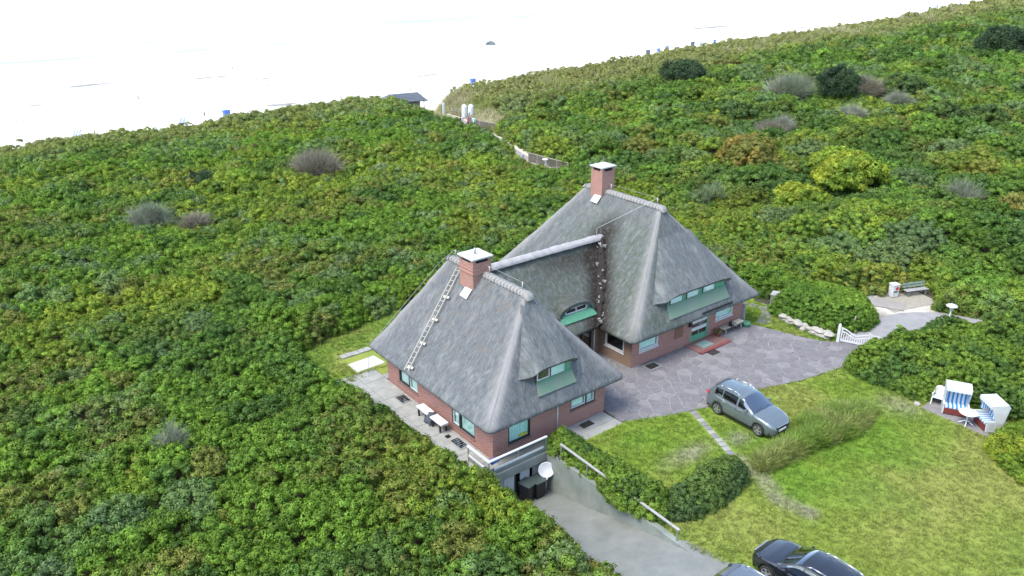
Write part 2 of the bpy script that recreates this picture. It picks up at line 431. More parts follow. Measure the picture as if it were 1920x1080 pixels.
RAMP = (-1.0, 2.5, -10.2, -0.95)     # x0,x1,y0,y1 of the cut for the cellar ramp
def axis(vals, extra):
    return np.array(sorted(set(np.round(np.concatenate([vals, extra]), 4))))
gx = axis(np.concatenate([np.arange(-60, 70, 1.0), np.arange(70, 200, 3.0), np.arange(200, 720, 12.0)]), [RAMP[0], RAMP[1]])
gy = axis(np.concatenate([np.arange(-60, 30, 1.0), np.arange(30, 124, 1.0)]), [RAMP[2], RAMP[3]])
GX, GY = np.meshgrid(gx, gy, indexing='ij')
GZ = Hn(GX, GY)
V = np.stack([GX, GY, GZ], -1).reshape(-1, 3)
ni, nj = len(gx), len(gy)
I, J = np.meshgrid(np.arange(ni - 1), np.arange(nj - 1), indexing='ij')
mx = (gx[I] + gx[I + 1]) / 2; my = (gy[J] + gy[J + 1]) / 2
keep = ~((mx > RAMP[0]) & (mx < RAMP[1]) & (my > RAMP[2]) & (my < RAMP[3]))
keep &= ~((mx > -.9) & (mx < 7.3) & (my > -.9) & (my < 10))          # cellar under the front wing
F = np.stack([I * nj + J, (I + 1) * nj + J, (I + 1) * nj + J + 1, I * nj + J + 1], -1)[keep]
x, y = V[:, 0], V[:, 1]
soil = np.array([.045, .04, .022]); sandc = np.array([.60, .56, .47])
sw = sstep(CRY + 2, CRY + 9, y) + (1 - sstep(1.2, 3.2, seg_dist(x, y, PATH))) * .9 + (1 - sstep(3, 7, np.hypot(x - 52.5, y - 73))) * .6
sw = np.clip(sw * (.75 + .5 * fnoise(x, y, 3, 31)), 0, 1)[:, None]
tag(np_mesh('dune_ground', V, F, MAT['ground'], tint=soil * (1 - sw) + sandc * sw, smooth=True), kind='structure')

# beach and sea
bx = np.concatenate([np.arange(-400, 800, 25.0), np.arange(800, 3000, 150.0)]); by = np.array([112, 116, 120, 126, 135, 150, 165, 180, 200, 230, 260, 290, 320, 360.])
BX, BY = np.meshgrid(bx, by, indexing='ij')
BZ = -9.2 - 3.1 * sstep(112, 165, BY) - .6 * sstep(165, 300, BY) - 1.2 * sstep(290, 360, BY) + (fnoise(BX, BY, 18, 41) - .5) * .35
def beach_z(x, y):
    x = np.array([x], float); y = np.array([y], float)
    return float((-9.2 - 3.1 * sstep(112, 165, y) - .6 * sstep(165, 300, y) - 1.2 * sstep(290, 360, y) + (fnoise(x, y, 18, 41) - .5) * .35)[0])
Vb = np.stack([BX, BY, BZ], -1).reshape(-1, 3); nj = len(by)
I, J = np.meshgrid(np.arange(len(bx) - 1), np.arange(nj - 1), indexing='ij')
Fb = np.stack([I * nj + J, (I + 1) * nj + J, (I + 1) * nj + J + 1, I * nj + J + 1], -1).reshape(-1, 4)
tag(np_mesh('beach', Vb, Fb, MAT['sand'], smooth=True), kind='structure')
sx = np.concatenate([np.linspace(-6000, -500, 12), np.linspace(-400, 1600, 120), np.linspace(1800, 12000, 20)]); sy = np.concatenate([np.linspace(262, 460, 70), np.linspace(480, 1200, 40), np.linspace(1400, 20000, 20)])
SX, SY = np.meshgrid(sx, sy, indexing='ij')
near = 1 - sstep(450, 900, SY)
crestl = SY + 10 * (fnoise(SX, SY, 90, 51, 2) - .5) + .06 * SX
SZ = -13.15 + near * (.35 * np.maximum(0, np.sin(crestl / 7.0)) ** 3 + .12 * (fnoise(SX, SY, 6, 61) - .5))
Vs = np.stack([SX, SY, SZ], -1).reshape(-1, 3); nj = len(sy)
I, J = np.meshgrid(np.arange(len(sx) - 1), np.arange(nj - 1), indexing='ij')
Fs = np.stack([I * nj + J, (I + 1) * nj + J, (I + 1) * nj + J + 1, I * nj + J + 1], -1).reshape(-1, 4)
tag(np_mesh('sea', Vs, Fs, MAT['sea'], smooth=True), kind='structure')

# ------------------------------------------------------------------ lawn sheets
LAWN = [(2.78, -0.95), (7.5, -0.95), (7.5, 0.2), (12.2, 0.2), (12.2, 2.0), (22.6, 2.0), (22.6, 4.0), (26.6, 7.5), (25.9, -2.4), (22.6, -5.3), (24.4, -16), (30, -24), (40, -45), (-0.9, -45), (-0.9, -10.25), (2.78, -10.25)]
COURT = [(7.52, -0.95), (7.4, -1.4), (8.4, -1.85), (9.8, -2.5), (11.3, -2.95), (12.3, -3.3), (15.2, -3.5), (17, -4.1), (18.7, -4.65), (22.0, -5.2), (24.4, -5.5), (25.5, -4.7), (25.0, -3.2), (24.0, -2.2), (23.5, -0.4), (22.95, 1.5), (22.6, 2.40), (12.05, 2.40), (12.0, 5.25), (7.52, 5.25)]
def lawn_tint(x, y):
    g = np.array([.150, .225, .030]); dry = np.array([.235, .245, .070]); lush = np.array([.100, .205, .022]); bare = np.array([.26, .24, .18])
    a = sstep(.42, .66, fnoise(x, y, 5, 71))[..., None]; b = sstep(.5, .72, fnoise(x, y, 3.2, 77))[..., None]
    c = g * (1 - .6 * a) + dry * .6 * a; c = c * (1 - .6 * b) + lush * .6 * b
    far = (sstep(-10, -15, y) * sstep(4, 9, x))[..., None]; c = c * (1 - .45 * far) + dry * .45 * far
    w = np.exp(-((x - 7.7) / 1.5) ** 2 - ((y + 5.6) / .5) ** 2) + np.exp(-((x - 11.0) / .7) ** 2 - ((y + 6.2) / .5) ** 2) + .8 * (1 - sstep(.15, .7, seg_dist(x, y, [(9.5, -7.4), (9.1, -9.0), (8.4, -10.4), (8.6, -11.8)]))) + .6 * np.exp(-((x - 20.5) / 1.0) ** 2 - ((y + 9.6) / 1.2) ** 2)
    w = np.clip(w * (.5 + fnoise(x, y, .8, 83)), 0, 1)[..., None]
    return c * (1 - .8 * w) + bare * .8 * w
def lawn_patch(name, x0, x1, y0, y1, poly, step=.25, zoff=.012):
    ax, ay = np.arange(x0, x1 + step, step), np.arange(y0, y1 + step, step)
    X, Y = np.meshgrid(ax, ay, indexing='ij'); nj = len(ay)
    Z = Hn(X, Y) + zoff + .035 * fnoise(X, Y, .7, 91)
    I, J = np.meshgrid(np.arange(len(ax) - 1), np.arange(nj - 1), indexing='ij')
    cx, cy = ax[I] + step / 2, ay[J] + step / 2; k = inside(cx, cy, poly) & ~inside(cx, cy, COURT) & ~((cx > 4.0) & (cx < 7.4) & (cy > -1.4) & (cy < 0)) & ~((cx > -2.5) & (cx < 0) & (cy < 12) & (cy > -1)) & ~inside(cx, cy, [(-.9, -10.0), (2.8, -10.0), (3.6, -14), (3.2, -22), (-.9, -22)])
    F = np.stack([I * nj + J, (I + 1) * nj + J, (I + 1) * nj + J + 1, I * nj + J + 1], -1)[k]
    used = np.unique(F); mp = np.full(X.size, -1); mp[used] = np.arange(len(used))
    Vv = np.stack([X, Y, Z], -1).reshape(-1, 3)[used]
    return tag(np_mesh(name, Vv, mp[F], MAT['lawn'], tint=lawn_tint(Vv[:, 0], Vv[:, 1]), smooth=True), kind='structure')
lawn_patch('lawn', 2.5, 30, -30, 8, LAWN)
BACK = [(-3.2, 10.6), (-3.1, 17.2), (4.8, 19.2), (12, 20.2), (12, 11.2)]
lawn_patch('back_lawn', -3.25, 12, 11, 20.5, BACK)

# ------------------------------------------------------------------ leaf clump shapes
def clump_arrays(n, rad, leaf_l, leaf_w, seed, up=.55, flat=.75):
    g = np.random.default_rng(seed); V = []; F = []
    for k in range(n):
        th = g.uniform(0, 2 * np.pi); cz = g.uniform(-.15, 1.0); s = math.sqrt(max(0, 1 - cz * cz))
        d = np.array([s * math.cos(th), s * math.sin(th), cz]); rr = rad * g.uniform(.55, 1.05)
        p = d * rr * np.array([1, 1, flat])
        ax = d + g.normal(0, .45, 3) + np.array([0, 0, -.25]); ax /= np.linalg.norm(ax)
        nrm = np.array([0, 0, up]) + d * .6 + g.normal(0, .35, 3); sd = np.cross(ax, nrm); sd /= np.linalg.norm(sd) + 1e-9
        nn = np.cross(sd, ax); L = leaf_l * g.uniform(.7, 1.25); Wd = leaf_w * g.uniform(.75, 1.2)
        b = len(V)
        V += [p - ax * L * .5, p + sd * Wd * .5 + nn * L * .10, p + ax * L * .5 - nn * L * .08, p - sd * Wd * .5 + nn * L * .10]
        F.append((b, b + 1, b + 2, b + 3))
    return np.array(V), np.array(F)
def dome_arrays(n, rad, leaf_l, leaf_w, seed):
    """a rounded shoot: lumpy dome of small leaves lying like shingles over a closed core"""
    g = np.random.default_rng(seed); V = []; F = []
    ph = g.uniform(0, 6.28, 4)
    def rad_at(th, cz): return rad * (.86 + .14 * math.sin(2 * th + ph[0]) + .12 * math.sin(3 * th + ph[1] + 2 * cz) + .08 * math.sin(5 * th + ph[2]))
    rows = [(-.35, .75), (.25, .80), (.72, .80)]; nn_ = 7
    for cz, k in rows:
        for j in range(nn_):
            th = 2 * np.pi * j / nn_ + cz; r_ = rad_at(th, cz) * k; s = math.sqrt(1 - cz * cz); V.append(np.array([r_ * s * math.cos(th), r_ * s * math.sin(th), r_ * cz * .8]))
    for a in range(2):
        for j in range(nn_): F.append((a * nn_ + j, a * nn_ + (j + 1) % nn_, (a + 1) * nn_ + (j + 1) % nn_, (a + 1) * nn_ + j))
    for k in range(n):
        th = g.uniform(0, 2 * np.pi); cz = g.uniform(-.4, 1.0); s = math.sqrt(max(0, 1 - cz * cz))
        d = np.array([s * math.cos(th), s * math.sin(th), cz]); r_ = rad_at(th, cz) * g.uniform(.86, 1.12)
        p = d * r_ * np.array([1, 1, .8])
        nrm = d + g.normal(0, .30, 3) + np.array([0, 0, .15]); nrm /= np.linalg.norm(nrm)
        ax = np.cross(nrm, g.normal(0, 1, 3)); ax /= np.linalg.norm(ax) + 1e-9; sd = np.cross(ax, nrm)
        L = leaf_l * g.uniform(.7, 1.3); Wd = leaf_w * g.uniform(.75, 1.25); b = len(V)
        V += [p - ax * L * .5 - nrm * L * .12, p + sd * Wd * .5, p + ax * L * .5 - nrm * L * .15, p - sd * Wd * .5]
        F.append((b, b + 1, b + 2, b + 3))
    return np.array(V), np.array(F)
def blade_arrays(n, h, w, spread, seed, lean=.35):
    g = np.random.default_rng(seed); V = []; F = []
    for k in range(n):
        th = g.uniform(0, 2 * np.pi); p = np.array([g.normal(0, spread), g.normal(0, spread), 0]); hh = h * g.uniform(.55, 1.15)
        tip = p + np.array([math.cos(th), math.sin(th), 0]) * hh * g.uniform(.1, lean * 2) + np.array([0, 0, hh])
        sd = np.array([-math.sin(th), math.cos(th), 0]) * w / 2; mid = p * .45 + tip * .55 + np.array([0, 0, .1 * hh])
        b = len(V); V += [p - sd, p + sd, mid + sd * .8, mid - sd * .8, tip + sd * .1, tip - sd * .1]
        F += [(b, b + 1, b + 2, b + 3), (b + 3, b + 2, b + 4, b + 5)]
    return np.array(V), np.array(F)
CL = [dome_arrays(84, .30, .10, .068, 100 + k) for k in range(6)]
TWIG = [blade_arrays(46, .62, .014, .07, 200 + k, .75) for k in range(3)]
NEEDLE = [clump_arrays(70, .34, .24, .04, 300 + k, .3, .9) for k in range(3)]
GRASS = [blade_arrays(26, .5, .022, .10, 400 + k, .5) for k in range(3)]
TURF = [blade_arrays(12, .085, .016, .05, 500 + k, .8) for k in range(3)]
TUSS = [blade_arrays(30, .42, .030, .12, 600 + k, .8) for k in range(3)]

def merge(protos, P, sc, tint, tilt=.35, rng=RNG, aniso=None):
    """real geometry: copies of the prototype leaf clumps at points P"""
    Vs, Fs, Ts = [], [], []; off = 0
    pick = rng.integers(0, len(protos), len(P)); ang = rng.uniform(0, 2 * np.pi, len(P)); tx = rng.normal(0, tilt, len(P)); ty = rng.normal(0, tilt, len(P))
    for k in range(len(protos)):
        idx = np.where(pick == k)[0]
        if not len(idx): continue
        v, f = protos[k]; n = len(idx)
        c, s = np.cos(ang[idx])[:, None], np.sin(ang[idx])[:, None]
        X = v[None, :, 0] * c - v[None, :, 1] * s; Y = v[None, :, 0] * s + v[None, :, 1] * c; Z = np.broadcast_to(v[None, :, 2], X.shape)
        a = tx[idx][:, None]; Y, Z = Y * np.cos(a) - Z * np.sin(a), Y * np.sin(a) + Z * np.cos(a)
        a = ty[idx][:, None]; X, Z = X * np.cos(a) + Z * np.sin(a), -X * np.sin(a) + Z * np.cos(a)
        W_ = np.stack([X, Y, Z], -1) * np.asarray(sc)[idx][:, None, None] + P[idx][:, None, :]
        Vs.append(W_.reshape(-1, 3)); Fs.append((f[None] + (np.arange(n) * len(v))[:, None, None] + off).reshape(-1, f.shape[1]))
        Ts.append(np.repeat(tint[idx], len(v), 0)); off += n * len(v)
    return np.concatenate(Vs), np.concatenate(Fs), np.concatenate(Ts)

# scatter by geometry nodes (only for the uncountable ground cover)
PROTO = {}
def proto_collection(key, arrs):
    c = bpy.data.collections.new('proto_' + key)
    for k, (v, f) in enumerate(arrs):
        o = np_mesh('leaf_cluster', v, f, MAT['leaf_i']); COL.objects.unlink(o); o.name = '%s_shape_%02d' % (key, k); c.objects.link(o)
    PROTO[key] = c
for key, arrs in (('leaf', CL), ('grass', GRASS), ('turf', TURF), ('twig', TWIG), ('tussock', TUSS)): proto_collection(key, arrs)

def scatter(name, key, P, sc, tint, label, cat, tilt=.3):
    n = len(P); me = bpy.data.meshes.new(name); me.vertices.add(n)
    me.vertices.foreach_set('co', np.ascontiguousarray(P, dtype=np.float32).ravel())
    a = me.attributes.new('scl', 'FLOAT', 'POINT'); a.data.foreach_set('value', np.asarray(sc, dtype=np.float32))
    rot = np.stack([RNG.normal(0, tilt, n), RNG.normal(0, tilt, n), RNG.uniform(0, 6.283, n)], -1).astype(np.float32)
    a = me.attributes.new('rot', 'FLOAT_VECTOR', 'POINT'); a.data.foreach_set('vector', rot.ravel())
    a = me.attributes.new('tint', 'FLOAT_COLOR', 'POINT'); a.data.foreach_set('color', np.hstack([tint, np.ones((n, 1))]).astype(np.float32).ravel())
    a = me.attributes.new('pick', 'INT', 'POINT'); a.data.foreach_set('value', RNG.integers(0, len(PROTO[key].objects), n).astype(np.int32))
    o = link(name, me)
    g = bpy.data.node_groups.new(name, 'GeometryNodeTree')
    g.interface.new_socket('Geometry', in_out='INPUT', socket_type='NodeSocketGeometry'); g.interface.new_socket('Geometry', in_out='OUTPUT', socket_type='NodeSocketGeometry')
    gi, go = g.nodes.new('NodeGroupInput'), g.nodes.new('NodeGroupOutput')
    ip = g.nodes.new('GeometryNodeInstanceOnPoints'); ci = g.nodes.new('GeometryNodeCollectionInfo')
    ci.inputs['Collection'].default_value = PROTO[key]; ci.inputs['Separate Children'].default_value = True; ci.inputs['Reset Children'].default_value = True
    def at(nm, ty):
        q = g.nodes.new('GeometryNodeInputNamedAttribute'); q.data_type = ty; q.inputs[0].default_value = nm; return q.outputs[0]
    L = g.links.new
    L(gi.outputs[0], ip.inputs['Points']); L(ci.outputs[0], ip.inputs['Instance']); ip.inputs['Pick Instance'].default_value = True
    L(at('pick', 'INT'), ip.inputs['Instance Index']); L(at('rot', 'FLOAT_VECTOR'), ip.inputs['Rotation']); L(at('scl', 'FLOAT'), ip.inputs['Scale'])
    L(ip.outputs[0], go.inputs[0])
    md = o.modifiers.new('scatter', 'NODES'); md.node_group = g
    return tag(o, label, cat, kind='stuff')

def in_view(P, margin=.10):
    d = P - CAM; zc = d @ _f; u = 1496.7 * (d @ _r) / np.maximum(zc, .1) / 960; v = 1496.7 * (d @ _d) / np.maximum(zc, .1) / 540
    return (zc > 1) & (np.abs(u) < 1 + margin) & (np.abs(v) < 1 + margin * 1.6)

# ------------------------------------------------------------------ where the thicket grows
YARD = [(-1.75, -0.7), (-1.7, .8), (-2.0, 1.7), (-1.75, 2.8), (-1.95, 4.2), (-2.2, 5.2), (-2.0, 6.6), (-2.35, 7.6), (-2.2, 9.2), (-2.7, 10.2), (-2.8, 11.6), (-2.9, 16.4), (4.8, 18.4), (12, 19.6), (21, 18.4), (24.6, 12), (26.2, 6.2), (27.4, 3.4), (30.0, 3.4), (31.6, 1.2), (33.0, -0.9), (34.6, -0.9), (37.6, -2.0), (37.0, -3.6), (34.2, -4.8), (36.2, -8.2), (41.0, -14.6), (48.5, -24), (62, -45), (62, -60), (-1.15, -60), (-1.15, -0.7)]
HEDGE_GATE = [(21.9, -5.4), (24.0, -5.6), (26.6, -5.9), (31.0, -6.2), (33.6, -9.0), (38.6, -15.2), (44, -22), (34, -24), (27.0, -18.4), (23.6, -14.8), (23.5, -12.6), (23.0, -10.9), (21.75, -10.0), (21.5, -7.6)]
BUSH_GATE = [(25.3, 2.2), (25.1, -0.4), (25.9, -2.3), (27.6, -3.5), (29.6, -3.2), (31.0, -1.6), (31.2, 0.4), (29.8, 2.6), (27.6, 3.1)]

def hash2(i, j, k):
    n = (i * 73856093 + j * 19349663 + k * 83492791) & 0xffffffff
    n = ((n ^ (n >> 15)) * 2246822519) & 0xffffffff; n = ((n ^ (n >> 13)) * 3266489917) & 0xffffffff
    return ((n ^ (n >> 16)) & 0xfffff) / float(0xfffff)
def bushfield(x, y, cell, seed):
    """rounded single bushes packed side by side: dome height 0..1 and two random numbers per bush"""
    x = np.asarray(x, float) + (fnoise(x, y, cell * .6, seed + 5, 2) - .5) * cell * .5; y = np.asarray(y, float) + (fnoise(y, x, cell * .6, seed + 8, 2) - .5) * cell * .5
    ci, cj = np.floor(x / cell).astype(np.int64), np.floor(y / cell).astype(np.int64)
    best = np.full(len(x), -1.0); r1 = np.zeros(len(x)); r2 = np.zeros(len(x))
    for a in (-1, 0, 1):
        for b in (-1, 0, 1):
            i, j = ci + a, cj + b
            px, py = (i + .15 + .7 * hash2(i, j, seed)) * cell, (j + .15 + .7 * hash2(i, j, seed + 1)) * cell
            rr = cell * (.55 + .40 * hash2(i, j, seed + 2)); hh = .45 + .55 * hash2(i, j, seed + 3)
            h = hh * np.sqrt(np.maximum(0, 1 - ((x - px) ** 2 + (y - py) ** 2) / rr ** 2))
            m = h > best; best = np.where(m, h, best); r1 = np.where(m, hash2(i, j, seed + 4), r1); r2 = np.where(m, hash2(i, j, seed + 6), r2)
    return best, r1, r2
GREENS = np.array([[.135, .240, .026], [.232, .285, .030], [.080, .160, .032], [.190, .168, .050], [.155, .235, .090]])
def leaf_tint(x, y, rng=RNG):
    n = len(x); w = np.empty((n, 5))
    a, b, c = fnoise(x, y, 9, 111), fnoise(x, y, 6, 117), fnoise(x, y, 4.5, 123)
    w[:, 0] = 1.0; w[:, 1] = 2.0 * sstep(.48, .72, a); w[:, 2] = 2.0 * sstep(.50, .72, b) + .6 * sstep(26, 40, x - .18 * y); w[:, 3] = .75 * sstep(.55, .72, c); w[:, 4] = .8 * sstep(.60, .75, fnoise(x, y, 5, 131))
    w *= rng.uniform(.25, 1.0, (n, 5)) ** 2; w /= w.sum(1, keepdims=True)
    c = (w @ GREENS) * rng.uniform(.76, 1.24, (n, 1))
    rt = sstep(26, 40, x - .18 * y); _, a1, a2 = bushfield(x, y, 3.4, 900); _, b1, b2 = bushfield(x, y, 1.5, 950)
    k = np.where(rng.random(n) < rt, a1, b1)[:, None]; kk = np.where(rng.random(n) < rt, a2, b2)[:, None]
    amp = (.45 + .55 * rt)[:, None]; c = c * (1 + (.62 * k - .30) * amp)
    c = np.where(kk > .86 + .07 * (1 - amp), c * .45 + np.array([.15, .225, .10]) * .55, c); c = np.where(kk < .10, c * .4 + np.array([.060, .125, .030]) * .6, c); c = np.where((kk > .10) & (kk < .10 + .06 * amp), c * .5 + np.array([.23, .20, .05]) * .5, c)
    return c

SHC = [(53.7, 25.0, 3.4), (56.6, 15.2, 4.0), (47.4, 14.3, 2.8), (92.5, 67, 4), (76, 43, 3.0), (72, 35, 3.0), (76, 35.5, 2.6), (86, 32, 3), (99, 32, 3), (62, 5.8, 3), (60, -1.6, 3), (92, 22, 3), (97, 18.6, 3), (93, 45.5, 4.5), (103, 40, 3.6), (17.2, 55.5, 3), (-2.6, 48.6, 2.2), (.4, 45.2, 2), (41.6, 20.6, 2.2), (43.6, 20.8, 2.2)]
bands = [(20, 42, .30), (42, 60, .33), (60, 85, .42), (85, 120, .54), (120, 170, .74), (170, 260, 1.05), (260, 480, 1.6)]
PP, SC = [], []
GP, GS = [], []
for d0, d1, s in bands:
    ext = d1 + 2
    ax = np.arange(max(-60, CAM[0] - ext), min(700, CAM[0] + ext), s); ay = np.arange(max(-45, CAM[1] - ext), min(104, CAM[1] + ext), s)
    X, Y = np.meshgrid(ax, ay); X = X.ravel(); Y = Y.ravel()
    k = np.hypot(X - CAM[0], Y - CAM[1]); D = np.sqrt(k * k + 20 ** 2); m = (D >= d0) & (D < d1); X, Y = X[m], Y[m]
    X = X + RNG.uniform(-.5, .5, len(X)) * s; Y = Y + RNG.uniform(-.5, .5, len(Y)) * s
    m = in_view(np.stack([X, Y, np.full(len(X), 1.0) + np.interp(X, CX, CZ) * sstep(20, 90, Y)], -1), .14); X, Y = X[m], Y[m]
    m = ~inside(X, Y, YARD); X, Y = X[m], Y[m]
    ed = seg_dist(X, Y, YARD, True); pd = seg_dist(X, Y, PATH)
    m = (pd > np.where(Y < 36, np.where(Y > 3.5, -.3, .7), 1.15) + .5 * fnoise(X, Y, 2, 141)) & ~((X > 45) & (X < 60) & (Y > 60 + (X - 45)) & (pd < 7)); X, Y, ed, pd = X[m], Y[m], ed[m], pd[m]
    Z = Hn(X, Y)
    # low marram and crowberry towards the crest
    low = sstep(CRY - 26, CRY - 6, Y + 10 * (fnoise(X, Y, 12, 151) - .5) - 18 * (X < 50))
    rt = sstep(26, 40, X - .18 * Y)
    bushes = (fnoise(X, Y, 3.0, 161, 2) - .5) * .9 + (fnoise(X, Y, 1.1, 167, 2) - .5) * .4 + rt * ((bushfield(X, Y, 3.4, 900)[0] - .45) * 1.9 + (fnoise(X, Y, 11, 163, 2) - .5) * 1.6) + (1 - rt) * (bushfield(X, Y, 1.5, 950)[0] - .45) * .62
    ch = (1.05 + bushes) * (1 - .62 * low)
    ch = ch * (.40 + .60 * sstep(0, .9, np.minimum(ed, pd - .9)))
    for sx_, sy_, sr_ in SHC: ch = ch - .9 * np.exp(-((X - sx_) ** 2 + (Y - sy_) ** 2) / (1.5 * sr_) ** 2)
    ch = ch * (1 - .62 * sstep(36, 39, Y) * (1 - sstep(45.5, 48.5, Y)) * (1 - sstep(3.0, 6.0, pd)) * (X < np.interp(Y, [36, 62], [38.6, 45])))
    gap = fnoise(X, Y, .75, 171, 2)
    ch = ch - .45 * sstep(.60, .74, gap)
    top = Y < CRY + 3 + 2 * RNG.normal(size=len(Y))
    X, Y, Z, ch, ed, low, pd = X[top], Y[top], Z[top], ch[top], ed[top], low[top], pd[top]
    scl = s / .30 * RNG.uniform(.55, 1.12, len(X)) * (1 - .25 * low)
    PP.append(np.stack([X, Y, Z + np.maximum(ch, .12) + RNG.normal(0, .085, len(X)) * s / .30], -1)); SC.append(scl)
    # undergrowth: fill below the canopy so the ground never shows through and edges have sides
    e = (np.minimum(ed, pd - 1.0) < 1.4)
    for fr in (.12, .38, .66):
        q = e & (RNG.random(len(X)) < .8)
        PP.append(np.stack([X[q], Y[q], Z[q] + np.maximum(ch[q], .2) * fr], -1)); SC.append(scl[q])
    q = (RNG.random(len(X)) < .55)
    PP.append(np.stack([X[q] + RNG.uniform(-.5, .5, q.sum()) * s, Y[q] + RNG.uniform(-.5, .5, q.sum()) * s, Z[q] + np.maximum(ch[q], .2) * .62], -1)); SC.append(scl[q])
    # marram grass
    q = (RNG.random(len(X)) < .55 * low * sstep(.42, .6, fnoise(X, Y, 7, 181)))
    GP.append(np.stack([X[q], Y[q], Z[q] + ch[q] * .4], -1)); GS.append((s / .22) ** .72 * RNG.uniform(.5, 1.15, q.sum()))
P = np.concatenate(PP); SCL = np.concatenate(SC)
tn = leaf_tint(P[:, 0], P[:, 1])
# towards the crest the leaves are paler and more olive
lw = sstep(CRY - 30, CRY - 4, P[:, 1] - 12 * (P[:, 0] < 50))[:, None] * .78
tn = tn * (1 - lw) + np.array([.285, .285, .10]) * lw * RNG.uniform(.75, 1.2, (len(P), 1))
left = (P[:, 0] < np.interp(P[:, 1], [-60, 0, 20, 45, 60, 95], [20, 20, 33, 39, 44.5, 55]))
scatter('dune_thicket', 'leaf', P[left], SCL[left], tn[left], 'dense green rose thicket covering the dune left of the thatched house', 'thicket')
scatter('dune_thicket', 'leaf', P[~left], SCL[~left], tn[~left], 'dense green thicket rising over the large dune right of the beach path', 'thicket')
# marram grass round the path cutting and on the crest
n = 5200
gxx, gyy = RNG.uniform(42, 72, n), RNG.uniform(54, 96, n); pd = seg_dist(gxx, gyy, PATH)
m = (pd > 1.3) & (pd < 3.5 + 8 * fnoise(gxx, gyy, 6, 191)) & ((gxx > np.interp(gyy, [54, 95], [44, 57])) | (pd < 4.5)); gxx, gyy = gxx[m], gyy[m]
GP.append(np.stack([gxx, gyy, Hn(gxx, gyy)], -1)); GS.append(RNG.uniform(1.3, 2.4, len(gxx)))
G = np.concatenate(GP); GSC = np.concatenate(GS)
dry = np.clip(sstep(.35, .7, fnoise(G[:, 0], G[:, 1], 4, 201)) + .8 * np.exp(-((G[:, 0] - 53) / 4.5) ** 2 - ((G[:, 1] - 72) / 6) ** 2), 0, 1)[:, None]
gt = (np.array([.24, .275, .08]) * (1 - dry) + np.array([.42, .39, .22]) * dry) * RNG.uniform(.75, 1.2, (len(G), 1))
scatter('marram_grass', 'grass', G, GSC, gt, 'pale dry marram grass along the dune crest and path cutting', 'grass', .15)
# turf on the lawns
n = 52000
tx, ty = RNG.uniform(2.8, 28, n), RNG.uniform(-22, 7, n); m = inside(tx, ty, LAWN); tx, ty = tx[m], ty[m]
bx_, by_ = RNG.uniform(-2.4, 12, 9000), RNG.uniform(11.3, 20, 9000); m = inside(bx_, by_, BACK); tx, ty = np.concatenate([tx, bx_[m]]), np.concatenate([ty, by_[m]])
TP = np.stack([tx, ty, np.zeros(len(tx)) + .03], -1)
TP_TINT = lawn_tint(tx, ty) * RNG.uniform(.7, 1.3, (len(tx), 1))

# ------------------------------------------------------------------ courtyard of crazy paving
def clip(poly, nx, ny, d):
    out = []
    for k in range(len(poly)):
        a, b = poly[k], poly[(k + 1) % len(poly)]; da = a[0] * nx + a[1] * ny - d; db = b[0] * nx + b[1] * ny - d
        if da <= 0: out.append(a)
        if (da < 0 < db) or (db < 0 < da):
            t = da / (da - db); out.append((a[0] + t * (b[0] - a[0]), a[1] + t * (b[1] - a[1])))
    return out
def nearest_on(p, poly):
    best = None; bd = 1e9
    for k in range(len(poly)):
        a, b = Vector(poly[k]), Vector(poly[(k + 1) % len(poly)]); q = Vector(p); v = b - a
        t = max(0, min(1, (q - a).dot(v) / v.length_squared)); c = a + v * t
        if (c - q).length < bd: bd = (c - q).length; best = (c.x, c.y)
    return best
tag(MB().prism(COURT, -.05, .028).build('courtyard', MAT['mortar']), kind='structure')
court = bpy.data.objects['courtyard']
rs = random.Random(3); pts = []
xs0, xs1, ys0, ys1 = 7.2, 26, -5.8, 5.4; tries = 0
while len(pts) < 285 and tries < 60000:
    tries += 1; q = (rs.uniform(xs0, xs1), rs.uniform(ys0, ys1))
    if not inside(np.array([q[0]]), np.array([q[1]]), COURT)[0]: continue
    if all((q[0] - a) ** 2 + (q[1] - b) ** 2 > (.50 if tries < 20000 else .40) ** 2 for a, b in pts): pts.append(q)
for i, (px, py) in enumerate(pts):
    poly = [(px - 1.2, py - 1.2), (px + 1.2, py - 1.2), (px + 1.2, py + 1.2), (px - 1.2, py + 1.2)]
    for j, (qx, qy) in enumerate(pts):
        dx, dy = qx - px, qy - py; L = math.hypot(dx, dy)
        if j == i or L > 2.4: continue
        poly = clip(poly, dx / L, dy / L, (dx * (px + qx) / 2 + dy * (py + qy) / 2) / L - rs.uniform(.014, .034))
        if len(poly) < 3: break
    if len(poly) < 3: continue
    ins = inside(np.array([p[0] for p in poly]), np.array([p[1] for p in poly]), COURT)
    poly = [p if k else nearest_on(p, COURT) for p, k in zip(poly, ins)]
    h = .045 + rs.uniform(0, .014); tl = (rs.uniform(-.012, .012), rs.uniform(-.012, .012))
    cx = sum(p[0] for p in poly) / len(poly); cy = sum(p[1] for p in poly) / len(poly); n = len(poly)
    top = [(cx + (p[0] - cx) * .965, cy + (p[1] - cy) * .965) for p in poly]
    vs = [(p[0], p[1], .0) for p in poly] + [(p[0], p[1], h - .012) for p in poly] + [(p[0], p[1], h + (p[0] - cx) * tl[0] + (p[1] - cy) * tl[1]) for p in top]
    fs = [tuple(range(2 * n, 3 * n))] + [(k, (k + 1) % n, n + (k + 1) % n, n + k) for k in range(n)] + [(n + k, n + (k + 1) % n, 2 * n + (k + 1) % n, 2 * n + k) for k in range(n)]
    MB().add(vs, fs).build('paving_stone', MAT[rs.choice(['stone', 'stone', 'stone2', 'stone3'])], court)

